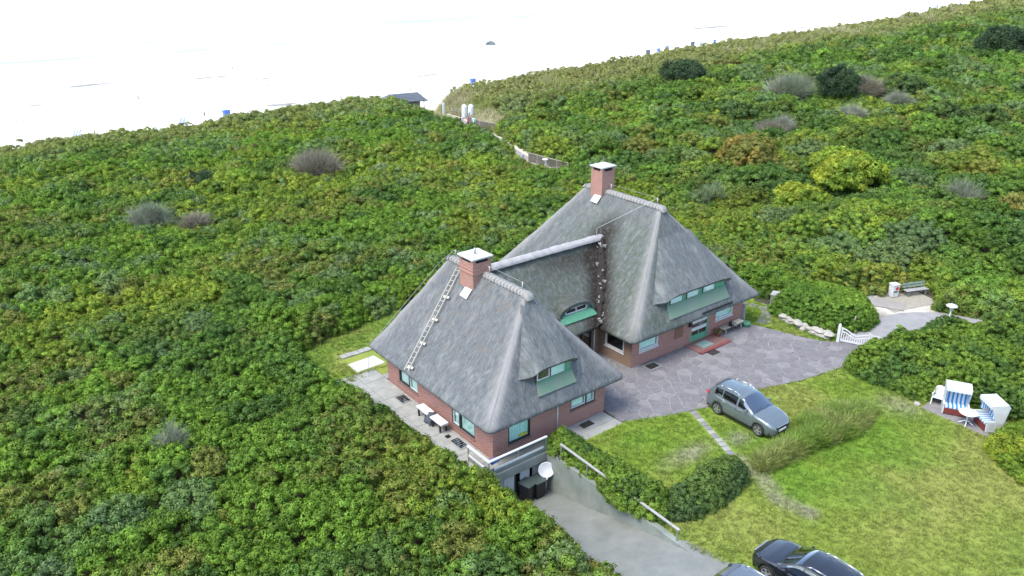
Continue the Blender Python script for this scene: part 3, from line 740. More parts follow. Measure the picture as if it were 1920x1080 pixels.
# terrace along the seaward wall of the front wing
terr = tag(MB().prism([(-2.7, -0.95), (-0.02, -0.95), (-0.02, 12.1), (-2.7, 12.1)], -.12, .012).build('terrace', MAT['mortar']), kind='structure')
yy = -0.93
for r_ in range(11):
    y2 = yy + (1.24 if r_ % 3 else 1.02)
    if y2 > 12.1: y2 = 12.1
    for a, b in ((-2.68, -1.37), (-1.35, -0.04)):
        MB().box(a, yy, .0, b, y2 - .02, .035 + rs.uniform(0, .012)).build('slab', MAT['slab'], terr, bevel=.008)
    yy = y2
front = tag(MB().prism([(-0.02, -0.93), (7.38, -0.93), (7.38, -0.01), (-0.02, -0.01)], -.12, .014).build('front_walk', MAT['concrete']), kind='structure')
for a in np.arange(4.0, 7.3, 1.12): MB().box(a, -.92, .0, min(a + 1.1, 7.37), -.02, .04).build('slab', MAT['slab'], front, bevel=.008)
wide = tag(MB().prism([(4.2, -1.55), (7.38, -1.5), (7.38, -0.935), (4.2, -0.935)], -.05, .03).build('walk_edge', MAT['slab']), kind='structure')
pad = tag(MB().prism([(-1.05, 12.13), (0.9, 12.2), (0.78, 13.42), (-1.0, 13.36)], -.05, .05).build('white_pad', MAT['white_slab'], bevel=.01), kind='structure')
edg = thing('stone_edging', 'row of five pale grey kerb blocks in the grass behind the white pad', 'edging', (0, 14.4, 0))
for k in range(5): MB().box(-.98 + k * .41, -.24, -.05, -.98 + k * .41 + .385, .24, .09 + rs.uniform(0, .03)).build('block', MAT['slab'], edg, bevel=.015)
back_slab = tag(MB().prism([(0.0, 10.4), (3.4, 10.4), (3.4, 11.6), (0.0, 11.6)], -.05, .02).build('back_walk', MAT['slab']), kind='structure')
# stepping strip across the lawn
strip = tag(MB().prism([(11.02, -2.95), (11.4, -3.05), (9.72, -7.02), (9.34, -6.9)], -.05, .025).build('lawn_path', MAT['mortar']), kind='structure')
for k in range(11):
    t = k / 11; cx, cy = 11.21 + t * (9.53 - 11.21), -3.0 + t * (-6.95 + 3.0); a = math.atan2(-3.95, -1.68)
    o = MB().box(-.165, -.18, 0, .165, .18, .05 + rs.uniform(0, .012)).build('slab', MAT[rs.choice(['stone2', 'slab'])], strip, bevel=.012)
    o.location = (cx - .07, cy - .18, 0); o.rotation_euler = (0, 0, a + rs.uniform(-.05, .05))
# garden path right of the house
gp = tag(MB().prism([(23.0, 1.45), (23.9, 1.25), (26.0, 2.2), (26.4, 3.4), (25.2, 5.6), (24.6, 5.4), (25.4, 3.4), (25.0, 2.7)], -.05, .03).build('garden_path', MAT['mortar']), kind='structure')
for (cx, cy, w, l, a) in ((23.7, 1.65, .7, .6, .3), (24.4, 1.95, .7, .6, .35), (25.1, 2.3, .75, .62, .5), (25.6, 2.95, .6, .62, 1.1), (25.55, 3.7, .6, .62, 1.7), (25.3, 4.4, .6, .62, 1.8), (25.05, 5.05, .55, .55, 1.9)):
    o = MB().box(-w / 2, -l / 2, 0, w / 2, l / 2, .06).build('slab', MAT['stone2'], gp, bevel=.015); o.location = (cx, cy, 0); o.rotation_euler = (0, 0, a)
# lane and beach path
def ribbon(name, pts, width, mat, z, step=.8, wob=.12):
    P = []; 
    for (a, b) in zip(pts[:-1], pts[1:]):
        n = max(1, int(math.dist(a, b) / step)); P += [(a[0] + (b[0] - a[0]) * k / n, a[1] + (b[1] - a[1]) * k / n) for k in range(n)]
    P.append(pts[-1]); P = np.array(P, float)
    for _ in range(6): P[1:-1] = (P[:-2] + 2 * P[1:-1] + P[2:]) / 4
    T = np.gradient(P, axis=0); T /= np.linalg.norm(T, axis=1, keepdims=True); Nn = np.stack([-T[:, 1], T[:, 0]], -1)
    w = np.interp(np.linspace(0, 1, len(P)), np.linspace(0, 1, len(width)), width)[:, None] / 2
    V = []
    for s_ in np.linspace(-1, 1, 5):
        Q = P + Nn * w * s_ * (1 + wob * (fnoise(P[:, 0], P[:, 1] + 50 * s_, 1.5, 211)[:, None] - .5)); V.append(np.column_stack([Q, Hn(Q[:, 0], Q[:, 1]) + z]))
    n = len(P); V = np.concatenate(V)
    F = [(j * n + k, j * n + k + 1, (j + 1) * n + k + 1, (j + 1) * n + k) for j in range(4) for k in range(n - 1)]
    return tag(np_mesh(name, V, np.array(F)[:, ::-1], mat, smooth=True), kind='structure')
ribbon('lane', LANE, [3.0, 3.4, 3.8, 3.6, 3.6, 3.6, 3.6], MAT['asphalt'], .03)
ribbon('bench_bay', [(32.6, -1.8), (36.6, -3.2)], [2.6, 2.0], plain('sandy_ground', (.30, .275, .22), (.20, .19, .145), .95), .022)
ribbon('beach_path', PATH, [1.6], plain('sandy_path', (.26, .245, .22), (.19, .18, .16), .95, scale=1.5, bmp=.3), .05)

# ------------------------------------------------------------------ the house
HE, OV = 2.245, .764
house = thing('thatched_house', 'large red brick house with two steep grey thatched wings and two chimneys', 'house')

class Wall:
    def __init__(s, O, t, n): s.O, s.t, s.n = Vector(O), Vector(t), Vector(n)
    def p(s, a, z, d=0.0): return s.O + s.t * a + s.n * d + Vector((0, 0, z))
    def box(s, mb, a0, a1, z0, z1, d0, d1):
        vs = [s.p(a, z, d) for d in (d0, d1) for a, z in ((a0, z0), (a1, z0), (a1, z1), (a0, z1))]
        return mb.add(vs, [(0, 1, 2, 3), (7, 6, 5, 4), (0, 4, 5, 1), (1, 5, 6, 2), (2, 6, 7, 3), (3, 7, 4, 0)])
    def skin(s, length, z0, z1, holes, mat, depth=.14):
        A = sorted({0, length, *[h[0] for h in holes], *[h[1] for h in holes]}); Z = sorted({z0, z1, *[h[2] for h in holes], *[h[3] for h in holes]})
        mb = MB()
        for a0, a1 in zip(A[:-1], A[1:]):
            for b0, b1 in zip(Z[:-1], Z[1:]):
                if any(h[0] <= a0 and a1 <= h[1] and h[2] <= b0 and b1 <= h[3] for h in holes): continue
                mb.add([s.p(a0, b0), s.p(a1, b0), s.p(a1, b1), s.p(a0, b1)], [(0, 1, 2, 3)])
        for h in holes:
            c = [(h[0], h[2]), (h[1], h[2]), (h[1], h[3]), (h[0], h[3])]
            for k in range(4):
                (a, b), (c_, d_) = c[k], c[(k + 1) % 4]
                mb.add([s.p(a, b), s.p(c_, d_), s.p(c_, d_, -depth), s.p(a, b, -depth)], [(0, 1, 2, 3)])
        o = mb.build('wall', mat, house)
        return o
    def window(s, a0, a1, z0, z1, frame, cuts=(), inner=None, curtain='curtain', pane='pane', fw=.07, d=-.07, sill=True):
        mb = MB(); s.box(mb, a0, a1, z0, z0 + fw, d - .05, d + .05); s.box(mb, a0, a1, z1 - fw, z1, d - .05, d + .05)
        s.box(mb, a0, a0 + fw, z0 + fw, z1 - fw, d - .05, d + .05); s.box(mb, a1 - fw, a1, z0 + fw, z1 - fw, d - .05, d + .05)
        for c in cuts: s.box(mb, c - .05, c + .05, z0 + fw, z1 - fw, d - .048, d + .06)
        w = mb.build('window', MAT[frame], house)
        ed = [a0 + fw] + [v for c in cuts for v in (c - .05, c + .05)] + [a1 - fw]
        for k in range(0, len(ed), 2):
            p0, p1 = ed[k], ed[k + 1]
            if inner and (inner == 'all' or k // 2 in inner):
                m2 = MB(); iw = .05
                s.box(m2, p0, p1, z0 + fw, z0 + fw + iw, d - .03, d + .045); s.box(m2, p0, p1, z1 - fw - iw, z1 - fw, d - .03, d + .045)
                s.box(m2, p0, p0 + iw, z0 + fw + iw, z1 - fw - iw, d - .03, d + .045); s.box(m2, p1 - iw, p1, z0 + fw + iw, z1 - fw - iw, d - .03, d + .045)
                m2.build('sash', MAT['white'], w); p0 += iw; p1 -= iw
            q = MB(); s.box(q, p0, p1, z0 + fw, z1 - fw, d - .012, d + .0); q.build('pane', MAT[pane], w)
            if curtain:
                q = MB(); n = max(6, int((p1 - p0) / .05)); vs = []
                for i in range(n + 1):
                    a = p0 + (p1 - p0) * i / n; dd = d - .08 + .02 * math.sin(i * 2.1) + .01 * math.sin(i * .9)
                    vs += [s.p(a, z0 + .02, dd), s.p(a, z1, dd)]
                q.add(vs, [(2 * i, 2 * i + 2, 2 * i + 3, 2 * i + 1) for i in range(n)]); q.build('curtain', MAT[curtain], w)
        if sill:
            q = MB(); s.box(q, a0 - .04, a1 + .04, z0 - .07, z0 - .002, d - .05, .05); q.build('sill', MAT['brick_step' if frame != 'white' else 'white'], w)
        return w

w1f = Wall((0, 0, 0), (1, 0, 0), (0, -1, 0))
w1f.skin(7.47, -.1, 2.75, [(.95, 2.35, .5, 2.0), (5.03, 6.77, .93, 2.0)], MAT['brick'])
w1f.window(.95, 2.35, .5, 2.0, 'dark_frame', (), None)
w1f.window(5.03, 6.77, .93, 2.0, 'dark_frame', (6.12,), 'all')
w1l = Wall((0, 10.23, 0), (0, -1, 0), (-1, 0, 0))
w1l.skin(10.23, -.1, 2.75, [(1.31, 3.32, .52, 1.9), (6.68, 8.72, .40, 1.9)], MAT['brick'])
w1l.window(1.31, 3.32, .52, 1.9, 'dark_frame', (2.4,), (1,))
w1l.window(6.68, 8.72, .40, 1.9, 'dark_frame', (7.35,), (0,))
w1r = Wall((7.47, 0, 0), (0, 1, 0), (1, 0, 0)); w1r.skin(10.23, -.1, 2.75, [(1.2, 2.8, .9, 2.0)], MAT['brick']); w1r.window(1.2, 2.8, .9, 2.0, 'white', (2.0,))
w1b = Wall((7.47, 10.23, 0), (-1, 0, 0), (0, 1, 0)); w1b.skin(7.47, -.1, 2.75, [(4.0, 5.6, .9, 2.0)], MAT['brick']); w1b.window(4.0, 5.6, .9, 2.0, 'white', (4.8,))
w2f = Wall((12.03, 2.437, 0), (1, 0, 0), (0, -1, 0))
w2f.skin(10.42, -.1, 2.75, [(.63, 2.29, .92, 2.1), (7.66, 9.4, .98, 2.1), (5.28, 6.92, .12, 2.15)], MAT['brick'])
w2f.window(.63, 2.29, .92, 2.1, 'white', (), None, fw=.1)
w2f.window(7.66, 9.4, .98, 2.1, 'white', (), None, fw=.1)
w2l = Wall((12.03, 15.3, 0), (0, -1, 0), (-1, 0, 0))
w2l.skin(12.863, -.1, 2.75, [(10.6, 12.2, .78, 2.0)], MAT['brick_shaded'])
w2l.window(10.6, 12.2, .78, 2.0, 'white', (), None, None, 'pane_dark', fw=.1)
w2r = Wall((22.45, 2.437, 0), (0, 1, 0), (1, 0, 0)); w2r.skin(12.863, -.1, 2.75, [(3.0, 4.6, .9, 2.0)], MAT['brick']); w2r.window(3.0, 4.6, .9, 2.0, 'white', (3.8,))
w2b = Wall((22.45, 15.3, 0), (-1, 0, 0), (0, 1, 0)); w2b.skin(10.42, -.1, 2.75, [], MAT['brick'])
cwf = Wall((7.47, 5.3, 0), (1, 0, 0), (0, -1, 0)); cwf.skin(4.56, -.1, 2.75, [(1.5, 4.0, .35, 2.1)], MAT['brick_shaded']); cwf.window(1.5, 4.0, .35, 2.1, 'dark_frame', (2.3, 3.2), None, None, 'pane_dark', sill=False)
cwb = Wall((12.03, 11.6, 0), (-1, 0, 0), (0, 1, 0)); cwb.skin(4.56, -.1, 2.75, [(1.2, 3.2, .9, 2.0)], MAT['brick']); cwb.window(1.2, 3.2, .9, 2.0, 'white', (2.2,))
# yellow cloth on the window board
mb = MB(); 
for k in range(6): mb.cyl((1.75 + k * .07, .14, .66 + .03 * math.sin(k * 1.7)), (1.83 + k * .07, .13, .72 + .04 * math.sin(k * 2.3)), .085, .07, 7)
tag(mb.build('cloth', MAT['yellow'], smooth=True), 'crumpled yellow cloth lying inside the front window near the balustrade', 'cloth')
# entrance door
dr = MB(); w2f.box(dr, 5.28, 5.37, .12, 2.15, -.14, .01); w2f.box(dr, 6.83, 6.92, .12, 2.15, -.14, .01); w2f.box(dr, 5.37, 6.83, 2.06, 2.15, -.14, .01)
w2f.box(dr, 5.37, 6.83, .12, .52, -.12, -.03); door = dr.build('door', MAT['green'], house)
for z0 in (.82, 1.34, 1.86): q = MB(); w2f.box(q, 5.37, 6.83, z0 - .28, z0 + .02, -.09, -.07); q.build('pane', MAT['pane_dark'], door)
for z0 in (.84, 1.36): q = MB(); w2f.box(q, 5.37, 6.83, z0, z0 + .22, -.1, -.02); q.build('white_panel', MAT['white'], door, bevel=.008)
q = MB(); w2f.box(q, 6.08, 6.14, .12, 2.06, -.105, -.035); q.build('stile', MAT['green'], door)
q = MB(); w2f.box(q, 6.17, 6.21, 1.0, 1.22, -.02, .03); q.build('handle', MAT['chrome'], door)
q = MB(); w2f.box(q, 5.0, 5.2, 1.32, 1.62, .0, .16); q.build('wall_lamp', MAT['black'], house, bevel=.02)
q = MB(); w2f.box(q, 3.75, 4.5, .82, 1.55, -.02, .03)
for k in range(3): w2f.box(q, 3.82, 4.43, .9 + k * .2, 1.05 + k * .2, .03, .045)
q.build('relief_panel', plain('brown_relief', (.20, .11, .06), (.14, .08, .05), .85, scale=9, bmp=.6), house)
q = MB(); q.cyl((4.09, -.05, .06), (4.09, -.05, 1.9), .035, .035, 8); q.build('downpipe', MAT['white'], house, smooth=True)
q = MB(); q.cyl((11.6, 5.2, 0), (11.6, 5.2, 2.2), .045, .045, 8); q.build('downpipe', MAT['white'], house, smooth=True)

# thatched hip roofs
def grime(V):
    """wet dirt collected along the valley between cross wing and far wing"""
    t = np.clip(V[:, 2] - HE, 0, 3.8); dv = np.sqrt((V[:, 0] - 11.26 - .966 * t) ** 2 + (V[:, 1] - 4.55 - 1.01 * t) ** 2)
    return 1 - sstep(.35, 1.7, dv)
def hip_roof(x0, x1, y0, y1, xr, ya, yb, zr, moss_f, wear_f, nl=44, ns=34, nc=7, M=46):
    def ring(t, inset=0.0):
        a0, a1 = x0 + inset + (xr - .13 - x0 - inset) * t, x1 - inset + (xr + .13 - x1 + inset) * t
        b0, b1 = y0 + inset + (ya - y0 - inset) * t, y1 - inset + (yb - y1 + inset) * t
        r = .26 * (1 - t) + .09; out = []; cor = []
        for (cx, cy, s0) in ((a0 + r, b0 + r, math.pi), (a1 - r, b0 + r, 1.5 * math.pi), (a1 - r, b1 - r, 0), (a0 + r, b1 - r, .5 * math.pi)):
            cor.append([(cx + r * math.cos(s0 + k / nc * math.pi / 2), cy + r * math.sin(s0 + k / nc * math.pi / 2)) for k in range(nc + 1)])
        for k in range(4):
            for q in cor[k]: out.append((q, 1.0 if 0 < 1 else 0))
            a, b = cor[k][-1], cor[(k + 1) % 4][0]; n = ns if k % 2 == 0 else nl
            for j in range(1, n): out.append(((a[0] + (b[0] - a[0]) * j / n, a[1] + (b[1] - a[1]) * j / n), max(0, 1 - min(j, n - j) / 3.0) * .6))
        return np.array([q for q, _ in out]), np.array([c for _, c in out])
    rings = []; e, corner = ring(0)
    per = np.concatenate([[0], np.cumsum(np.linalg.norm(np.diff(e, axis=0), axis=1))])
    z_in = HE + .28; q_ = [ns + nc, nl + nc]; idx = np.arange(len(e)); shortside = ((idx - nc // 2) % (ns + nl + 2 * nc)) < (ns + nc)
    inn, _ = ring(0, OV - .02); rings.append((inn, np.full(len(inn), z_in), -1.0))
    lo, _ = ring(0, .10); rings.append((lo, np.full(len(lo), HE - .20), -.35))
    lo, _ = ring(0, .02); rings.append((lo, np.full(len(lo), HE - .14), -.2))
    for k in range(M + 1):
        t = (k / M); p, _ = ring(t); rings.append((p, np.full(len(p), HE + (zr - HE) * t - .07 * math.sin(math.pi * t)), t * 7.0))
    n = len(e); V, UV, pal = [], [], []
    for p, z, v in rings:
        V.append(np.column_stack([p, z])); UV.append(np.column_stack([np.where(shortside, p[:, 0], p[:, 1] + 100), np.full(n, v)])); pal.append(corner * (v >= 0) * (.35 + .65 * min(1, max(v, 0))))
    V = np.concatenate(V); UV = np.concatenate(UV); pal = np.concatenate(pal)
    c = np.array([(x0 + x1) / 2, (y0 + y1) / 2]); d = V[:, :2] - c; d /= np.linalg.norm(d, axis=1, keepdims=True) + 1e-6
    dis = (fnoise(UV[:, 0], UV[:, 1], .9, 221) - .5) * .10 + (fnoise(UV[:, 0] * 2.2, UV[:, 1], .35, 227, 2) - .5) * .05
    eav = np.concatenate([np.full(n, 1.0 if v <= .2 else .6) for _, _, v in rings])
    V[:, :2] += d * (dis * eav)[:, None]; V[:, 2] += dis * .6
    F = [(k * n + j, k * n + (j + 1) % n, (k + 1) * n + (j + 1) % n, (k + 1) * n + j) for k in range(len(rings) - 1) for j in range(n)]
    return np_mesh('roof', V, np.array(F), MAT['thatch'], house, smooth=True, uv=UV,
                   attrs={'pale': pal, 'moss': moss_f(V), 'wear': wear_f(V), 'grime': grime(V) if x0 > 5 else np.zeros(len(V))})
roof1 = hip_roof(-.764, 8.234, -.764, 10.994, 3.735, 1.97, 8.91, 7.15, lambda V: sstep(4.3, 6.5, V[:, 0]) * .5 * sstep(.5, 3, V[:, 1]), lambda V: .35 + .65 * (1 - sstep(3, 4.2, V[:, 0])) * sstep(2.5, 6.5, V[:, 2]))
roof2 = hip_roof(11.266, 23.214, 1.673, 16.1, 17.23, 5.42, 12.28, 8.28, lambda V: .95 * (1 - sstep(15.0, 17.8, V[:, 0])) * (1 - .6 * sstep(9.5, 12, V[:, 1])), lambda V: .4 + .5 * (1 - sstep(16, 17.2, V[:, 0])) * sstep(5, 8, V[:, 2]))
# cross roof between the wings
def cross_roof():
    prof = [(5.3, HE + .28), (4.68, HE - .2), (4.58, HE - .13)] + [(4.55 + (8.44 - 4.55) * k / 26, HE + (6.05 - HE) * k / 26) for k in range(27)] + [(8.44 + (12.33 - 8.44) * k / 14, 6.05 + (HE - 6.05) * k / 14) for k in range(1, 15)] + [(11.6, HE + .28)]
    xs = np.linspace(4.6, 15.4, 62); V, UV = [], []; vv = 0
    for i, (y, z) in enumerate(prof):
        if i: vv += math.dist(prof[i], prof[i - 1])
        V.append(np.column_stack([xs, np.full(len(xs), y), np.full(len(xs), z)])); UV.append(np.column_stack([xs, np.full(len(xs), vv)]))
    V = np.concatenate(V); UV = np.concatenate(UV); n = len(xs)
    V[:, 2] += (fnoise(UV[:, 0], UV[:, 1], .8, 231) - .5) * .12
    F = [(k * n + j, k * n + j + 1, (k + 1) * n + j + 1, (k + 1) * n + j) for k in range(len(prof) - 1) for j in range(n - 1)]
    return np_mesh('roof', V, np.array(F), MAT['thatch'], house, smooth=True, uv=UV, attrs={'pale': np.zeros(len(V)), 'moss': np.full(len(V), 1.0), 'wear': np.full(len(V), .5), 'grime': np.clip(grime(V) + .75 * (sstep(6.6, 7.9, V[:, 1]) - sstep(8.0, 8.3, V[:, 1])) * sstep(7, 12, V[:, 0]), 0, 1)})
roof3 = cross_roof()

# ridge tiles
def ridge_tiles(roof, xr, y0, y1, z):
    n = int(round((y1 - y0) / .27)); L = (y1 - y0) / n; proto = None
    for k in range(n):
        if proto is None:
            mb = MB(); sec = []
            for (yy, r) in ((0, .205), (.045, .25), (.085, .25), (.10, .205), (L * 1.02, .195)):
                sec.append([(r * 1.15 * math.cos(math.pi * j / 10), yy, r * math.sin(math.pi * j / 10)) for j in range(11)])
            for a, b in zip(sec[:-1], sec[1:]): mb.add(a + b, [(j, j + 1, 12 + j, 11 + j) for j in range(10)])
            mb.add(sec[0] + [(-.1, 0, 0), (.1, 0, 0)], [(0, 1, 2, 3, 4, 5, 6, 7, 8, 9, 10)])
            proto = mb.build('ridge_tile', MAT['ridge'], roof, smooth=True); o = proto
        else:
            o = proto.copy(); COL.objects.link(o)
        o.location = (xr + rs.uniform(-.01, .01), y0 + k * L, z + rs.uniform(-.008, .008))
    for yy, s in ((y0, -1), (y1, 1)):
        mb = MB(); base = [(.27 * math.cos(math.pi * j / 10), 0, .25 * math.sin(math.pi * j / 10)) for j in range(11)]
        mid = [(.29 * math.cos(math.pi * j / 10), s * .16, -.02 + .20 * math.sin(math.pi * j / 10)) for j in range(11)]
        tip = [(.24 * math.cos(math.pi * j / 10), s * .34, -.16 + .12 * math.sin(math.pi * j / 10)) for j in range(11)]
        mb.add(base + mid + tip, [(j, j + 1, 12 + j, 11 + j) for j in range(10)] + [(11 + j, 12 + j, 23 + j, 22 + j) for j in range(10)] + [tuple(range(22, 33))])
        o = mb.build('ridge_end', MAT['ridge'], roof, smooth=True); o.location = (xr, yy, z)
        rod = MB().cyl((xr, yy - s * .35, z + .1), (xr, yy - s * .35, z + .62), .035, .03, 8).build('lightning_rod', MAT['metal'], roof, smooth=True)
ridge_tiles(roof1, 3.735, 2.05, 5.55, 7.12); 
ridge_tiles(roof1, 3.735, 6.95, 8.75, 7.12)
ridge_tiles(roof2, 17.23, 5.5, 10.3, 8.25)
ridge_tiles(roof2, 17.23, 11.5, 12.2, 8.25)
mb = MB(); sec = []
for k in range(34):
    x = 4.9 + (15.0 - 4.9) * k / 33; r = .27 + rs.uniform(-.02, .02)
    sec.append([(x, 8.44 - 1.25 * r * math.cos(math.pi * j / 10), 6.02 + r * math.sin(math.pi * j / 10) + rs.uniform(-.012, .012)) for j in range(11)])
for a, b in zip(sec[:-1], sec[1:]): mb.add(a + b, [(j, j + 1, 12 + j, 11 + j) for j in range(10)])
mb.add(sec[-1], [tuple(range(11))]); mb.build('ridge_cap', MAT['cement'], roof3, smooth=True)
MB().cyl((14.6, 8.44, 6.2), (14.6, 8.44, 6.75), .03, .03, 8).build('lightning_rod', MAT['metal'], roof3)
# valley full of dark moss with loose straw
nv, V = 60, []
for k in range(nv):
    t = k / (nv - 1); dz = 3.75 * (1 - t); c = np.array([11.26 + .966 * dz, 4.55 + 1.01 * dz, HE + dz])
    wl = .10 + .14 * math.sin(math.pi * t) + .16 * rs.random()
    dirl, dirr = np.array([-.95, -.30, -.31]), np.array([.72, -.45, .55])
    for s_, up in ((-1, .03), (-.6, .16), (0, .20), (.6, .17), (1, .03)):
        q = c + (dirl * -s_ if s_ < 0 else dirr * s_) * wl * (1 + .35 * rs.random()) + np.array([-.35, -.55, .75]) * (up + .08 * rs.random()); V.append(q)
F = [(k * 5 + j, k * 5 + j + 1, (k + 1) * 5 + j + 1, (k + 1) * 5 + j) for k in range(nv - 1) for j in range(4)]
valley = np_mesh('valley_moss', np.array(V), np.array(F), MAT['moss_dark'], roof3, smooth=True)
for k in range(24):
    t = rs.uniform(.03, .97); dz = 3.75 * (1 - t); c = Vector((11.26 + .966 * dz, 4.55 + 1.01 * dz, HE + dz)) + Vector((-.35, -.55, .75)) * .27 + Vector((rs.uniform(-.2, .2), rs.uniform(-.2, .2), rs.uniform(-.05, .12)))
    s_ = rs.uniform(.05, .15); mb = MB()
    for j in range(3): mb.add([c + Vector((rs.uniform(-s_, s_), rs.uniform(-s_, s_), rs.uniform(-s_, s_) * 1.3)) for _ in range(4)], [(0, 1, 2), (0, 2, 3), (0, 3, 1), (1, 3, 2)])
    mb.build('straw_tuft', MAT['straw'], valley)

# chimneys
def chimney(x0, x1, y0, y1, zb, zt, flash):
    ch = MB(); ch.box(x0, y0, zb, x1, y1, zt - .22)
    if flash: ch.box(x0 - .05, y0 - .05, 7.28, x1 + .05, y1 + .05, 7.36); ch.box(x0 - .03, y0 - .03, 7.50, x1 + .03, y1 + .03, 7.56)
    for a in (x0, x1 - .2):
        for b in (y0, y1 - .2): ch.box(a, b, zt - .22, a + .2, b + .2, zt)
    o = ch.build('chimney', MAT['brick_chimney'], house)
    MB().box(x0 + .1, y0 + .1, zt - .219, x1 - .1, y1 - .1, zt - .02).build('flue_opening', MAT['dark'], o)
    MB().box(x0 - .09, y0 - .09, zt, x1 + .09, y1 + .09, zt + .09).build('cap', MAT['white_slab'], o, bevel=.015)
    return o
c1 = chimney(2.95, 4.15, 5.6, 6.85, 5.6, 8.08, True)
MB().cyl((3.55, 6.25, 8.17), (3.55, 6.25, 8.5), .06, .06, 10).build('flue_pipe', MAT['metal'], c1, smooth=True)
c2 = chimney(16.72, 17.85, 10.32, 11.38, 7.2, 9.9, False)
MB().cyl((17.3, 10.9, 9.99), (17.3, 10.9, 10.55), .012, .012, 6).build('lightning_rod', MAT['metal'], c2)
for (c, x, y, z, m) in ((c1, 2.72, 5.95, 6.22, 1.115), (c2, 16.55, 10.65, 7.82, 1.035)):
    n = Vector((-m, 0, 1)).normalized(); t = Vector((1, 0, m)).normalized(); p = Vector((x, y, z))
    MB().add([p + t * a + Vector((0, b, 0)) + n * h for h in (.0, .05) for a, b in ((-.3, -.32), (.3, -.3), (.28, .3), (-.26, .33))], [(0, 3, 2, 1), (4, 5, 6, 7), (0, 1, 5, 4), (1, 2, 6, 5), (2, 3, 7, 6), (3, 0, 4, 7)]).build('flashing', MAT['white'], c)

